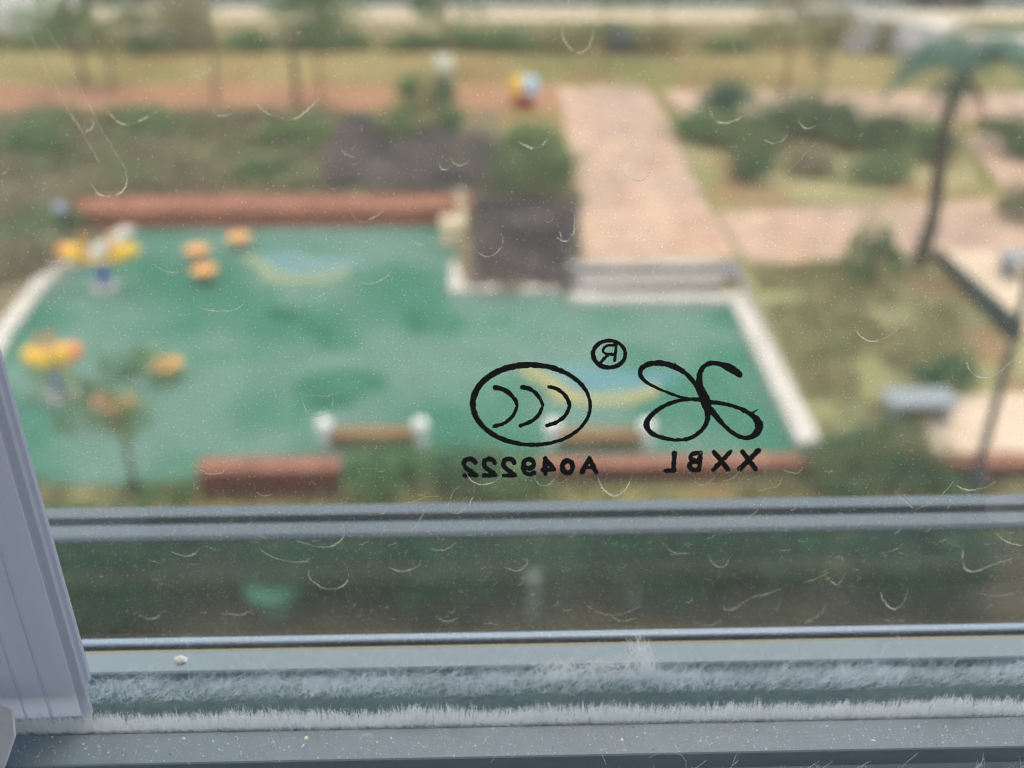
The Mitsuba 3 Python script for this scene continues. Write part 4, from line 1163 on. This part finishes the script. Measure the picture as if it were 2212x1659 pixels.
hgt = (.0034 + .0011 * wob(x, 130, 3) + .0009 * wob(x, 700, 4)) * r.uniform(.75, 1.12, n)
u = np.linspace(0, 1, 4)[None, :]
lean = .35 * wob(x, 220, 5) + r.normal(0, .13, n)
P = np.stack([x[:, None] + hgt[:, None] * lean[:, None] * u ** 1.3, r.uniform(.1108, .1126, n)[:, None] + hgt[:, None] * r.normal(-.05, .1, n)[:, None] * u, (HB - .1256) + hgt[:, None] * u * 1.25], -1)
part(t2, 'fibres', many_tubes(P, .000048 * (1 - .5 * u) * np.ones((n, 1))), 'white_fibre_mat', kind='stuff')
for pts in ([(1180, 1528), (1190, 1550), (1215, 1545), (1235, 1555)], [(1000, 1528), (990, 1540), (985, 1560)], [(1555, 1535), (1540, 1545)]):
    hair('stray_hair', t2, pts, .1100)

t3 = thing('track', 'dusty grey painted track along the bottom of the picture', 'window track')
ye = yt - .0050
ze = H - ye * math.tan(math.radians(49.55))
part(t3, 'face', extrude_x([(yt, zt), (yt - .0002, zt + .00005), (ye, ze + .0002), (ye - .0002, ze), (ye - .0002, ze - .003), (yt, ze - .003)], XL, XR), 'powder_mat')
part(t3, 'groove', bx(XL, XR, ye - .02, ye - .0003, ze - .012, ze - .009), 'groove_mat')
part(t3, 'lip', bx(XL, XR, ye - .024, ye - .0201, ze - .012, ze - .004, .0004), 'powder_mat')
part(t3, 'sill', bx(WX0 + .01, WX1 - .01, -.06, .1415, WZ0 + .001, WZ0 + .012), 'powder_mat')
# dust on the track: crumbs and chips
nd = 2000
x = r.uniform(-.085, .10, nd)
s = r.uniform(0.03, .97, nd) ** .8
c = np.column_stack([x, yt + (ye - yt) * s, zt + (ze - zt) * s + .00016])
size = r.lognormal(-9.45, .45, nd)
ic = trimesh.creation.icosphere(0)
V = c[:, None] + ic.vertices[None] * (size * np.where(np.arange(nd) < 1500, 1, .42))[:, None, None] * r.uniform(.5, 1.3, (nd, 1, 3))
f = (ic.faces[None] + np.arange(nd)[:, None, None] * len(ic.vertices)).reshape(-1, 3)
m1 = trimesh.Trimesh(V[:1500].reshape(-1, 3), f[:1500 * 20], process=False)
m2 = trimesh.Trimesh(V[1500:].reshape(-1, 3), f[:500 * 20], process=False)
part(t3, 'pale_dust', m1, 'white_mat', kind='stuff')
part(t3, 'dark_dust', m2, 'slate_mat', kind='stuff')
mid = lambda px, py: None


def on_track(px, py, lift=.00026):
    """The point of the track's sloping face on this line of sight."""
    d = ray(px, py)
    nrm = np.array([0, -(zt - ze), yt - ye])
    q0 = np.array([0, yt, zt])
    return eye + d * (np.dot(q0 - eye, nrm) / np.dot(d, nrm)) + nrm / np.linalg.norm(nrm) * lift


for pts in ([(575, 1560), (590, 1600), (605, 1650)], [(1085, 1565), (1150, 1590), (1105, 1640)], [(1270, 1575), (1290, 1610), (1310, 1655)], [(910, 1575), (895, 1560), (925, 1545), (945, 1575), (960, 1600), (1000, 1590)], [(380, 1620), (400, 1640), (412, 1655)],
            [(1560, 1585), (1600, 1590), (1620, 1605)], [(1400, 1640), (1430, 1625), (1470, 1630), (1480, 1645)], [(1060, 1650), (1095, 1600), (1130, 1580)]):
    p = np.array([on_track(a, b) for a, b in chaikin(pts, 3)])
    part(t3, 'stray_hair', tube(p, .00003, 4), 'white_fibre_mat')
cur = []
for kx in range(260):               # curly fluff in the groove in front of the track
    a = np.array([r.uniform(.015, XR * .5), ye - .0015 - r.uniform(0, .004), ze - .004])
    L = r.uniform(.0025, .006)
    an = r.uniform(.6, 2.5)
    cr = r.normal(0, .5)
    cur.append([a + np.array([L * s_ * math.cos(an) + cr * L * s_ * s_ * .5, r.normal(0, .0001), L * s_ * math.sin(an)]) for s_ in np.linspace(0, 1, 6)])
part(t3, 'fluff', many_tubes(np.array(cur), np.full((len(cur), 6), .000034)), 'fibre_mat', kind='stuff')

# ball of lint and a crumb
c = on_track(793, 1602, .0004)
a = np.linspace(0, 2 * np.pi * 9, 260)
rr = .00105 * (1 + .12 * np.sin(a * 2.3))
nrm_up, sl = np.array([0, -.527, .85]), np.array([0, -.85, -.527])
single('lint_ring', tube(c + np.outer(rr * np.cos(a) * (1 - .3 * (np.sin(a * .37) > .6)), [1, 0, 0]) + np.outer(rr * .85 * np.sin(a), sl) + np.outer(np.abs(.0002 * np.sin(a * 3.1)), nrm_up), .000018, 4), 'white_fibre_mat', 'small ring of white lint lying on the grey track', 'lint')
c = W(390, 1437, .1285)
cr = trimesh.creation.icosphere(2)
cr.vertices = cr.vertices * (.7 + .6 * meshkit.noise(cr.vertices * 2.3, 4))[:, None] * [.0011, .0008, .0007] + [c[0], .1290, zg + .0005]
single('crumb', cr, 'white_mat', 'small white crumb on the sash ledge at the left', 'crumb')

# translucent plastic seal hanging at the left
YP = .1145
t4 = thing('plastic_strip', 'translucent lilac plastic sealing strip hanging at the left edge', 'seal')


def xat(px, py, y):
    return W(px, py, y)[0]


xe = xat(200, 1530, YP)
zb = Z(47.05, YP)
ptsx = [xe, xe - .0007, xe - .0013]
prof = [(xe, YP), (xe, YP - .0009), (xe - .0008, YP - .0011), (xe - .0016, YP - .0007)]
for k, w in enumerate((.0046, .0038, .0036, .0055, .008)):
    xx = prof[-1][0] - w
    prof += [(xx + .0005, YP - .0008), (xx + .00025, YP - .00058), (xx, YP - .0008)]
prof += [(prof[-1][0] - .02, YP - .0009), (prof[-1][0] - .02, YP)]
m = trimesh.creation.extrude_polygon(Polygon(prof), .9, engine='earcut')
v = m.vertices.copy()
m.vertices = np.column_stack([v[:, 0], v[:, 1], zb + v[:, 2] + np.where(v[:, 2] < .1, .9 * (v[:, 0] - xe) * .04, 0)])
part(t4, 'strip', m, 'plastic_mat')
xf = xat(190, 1446, YP + .0025)
m = trimesh.creation.extrude_polygon(Polygon([(xf, YP + .002), (xf, YP + .0029), (xf - .0012, YP + .0031), (xf - .0014, YP + .0026), (xf - .03, YP + .0026), (xf - .03, YP + .002)]), .9, engine='earcut')
part(t4, 'flap', m.apply_translation([0, 0, Z(45.4, YP + .0025)]), 'plastic_mat')
# corner block at the lower left
q0 = W(24, 1535, .1085)
nb_ = np.array([0, -.75, .66])
pa = [eye + ray(u_, v_) * (np.dot(q0 - eye, nb_) / np.dot(ray(u_, v_), nb_)) for u_, v_ in ((24, 1535), (30, 1590), (-8, 1700), (-220, 1800), (-220, 1440))]
bot = [q - nb_ * .0008 for q in pa]
single('corner_block', trimesh.convex.convex_hull(np.array(pa + bot)), 'block_mat', 'pale lilac plastic corner block at the lower left corner', 'frame corner')
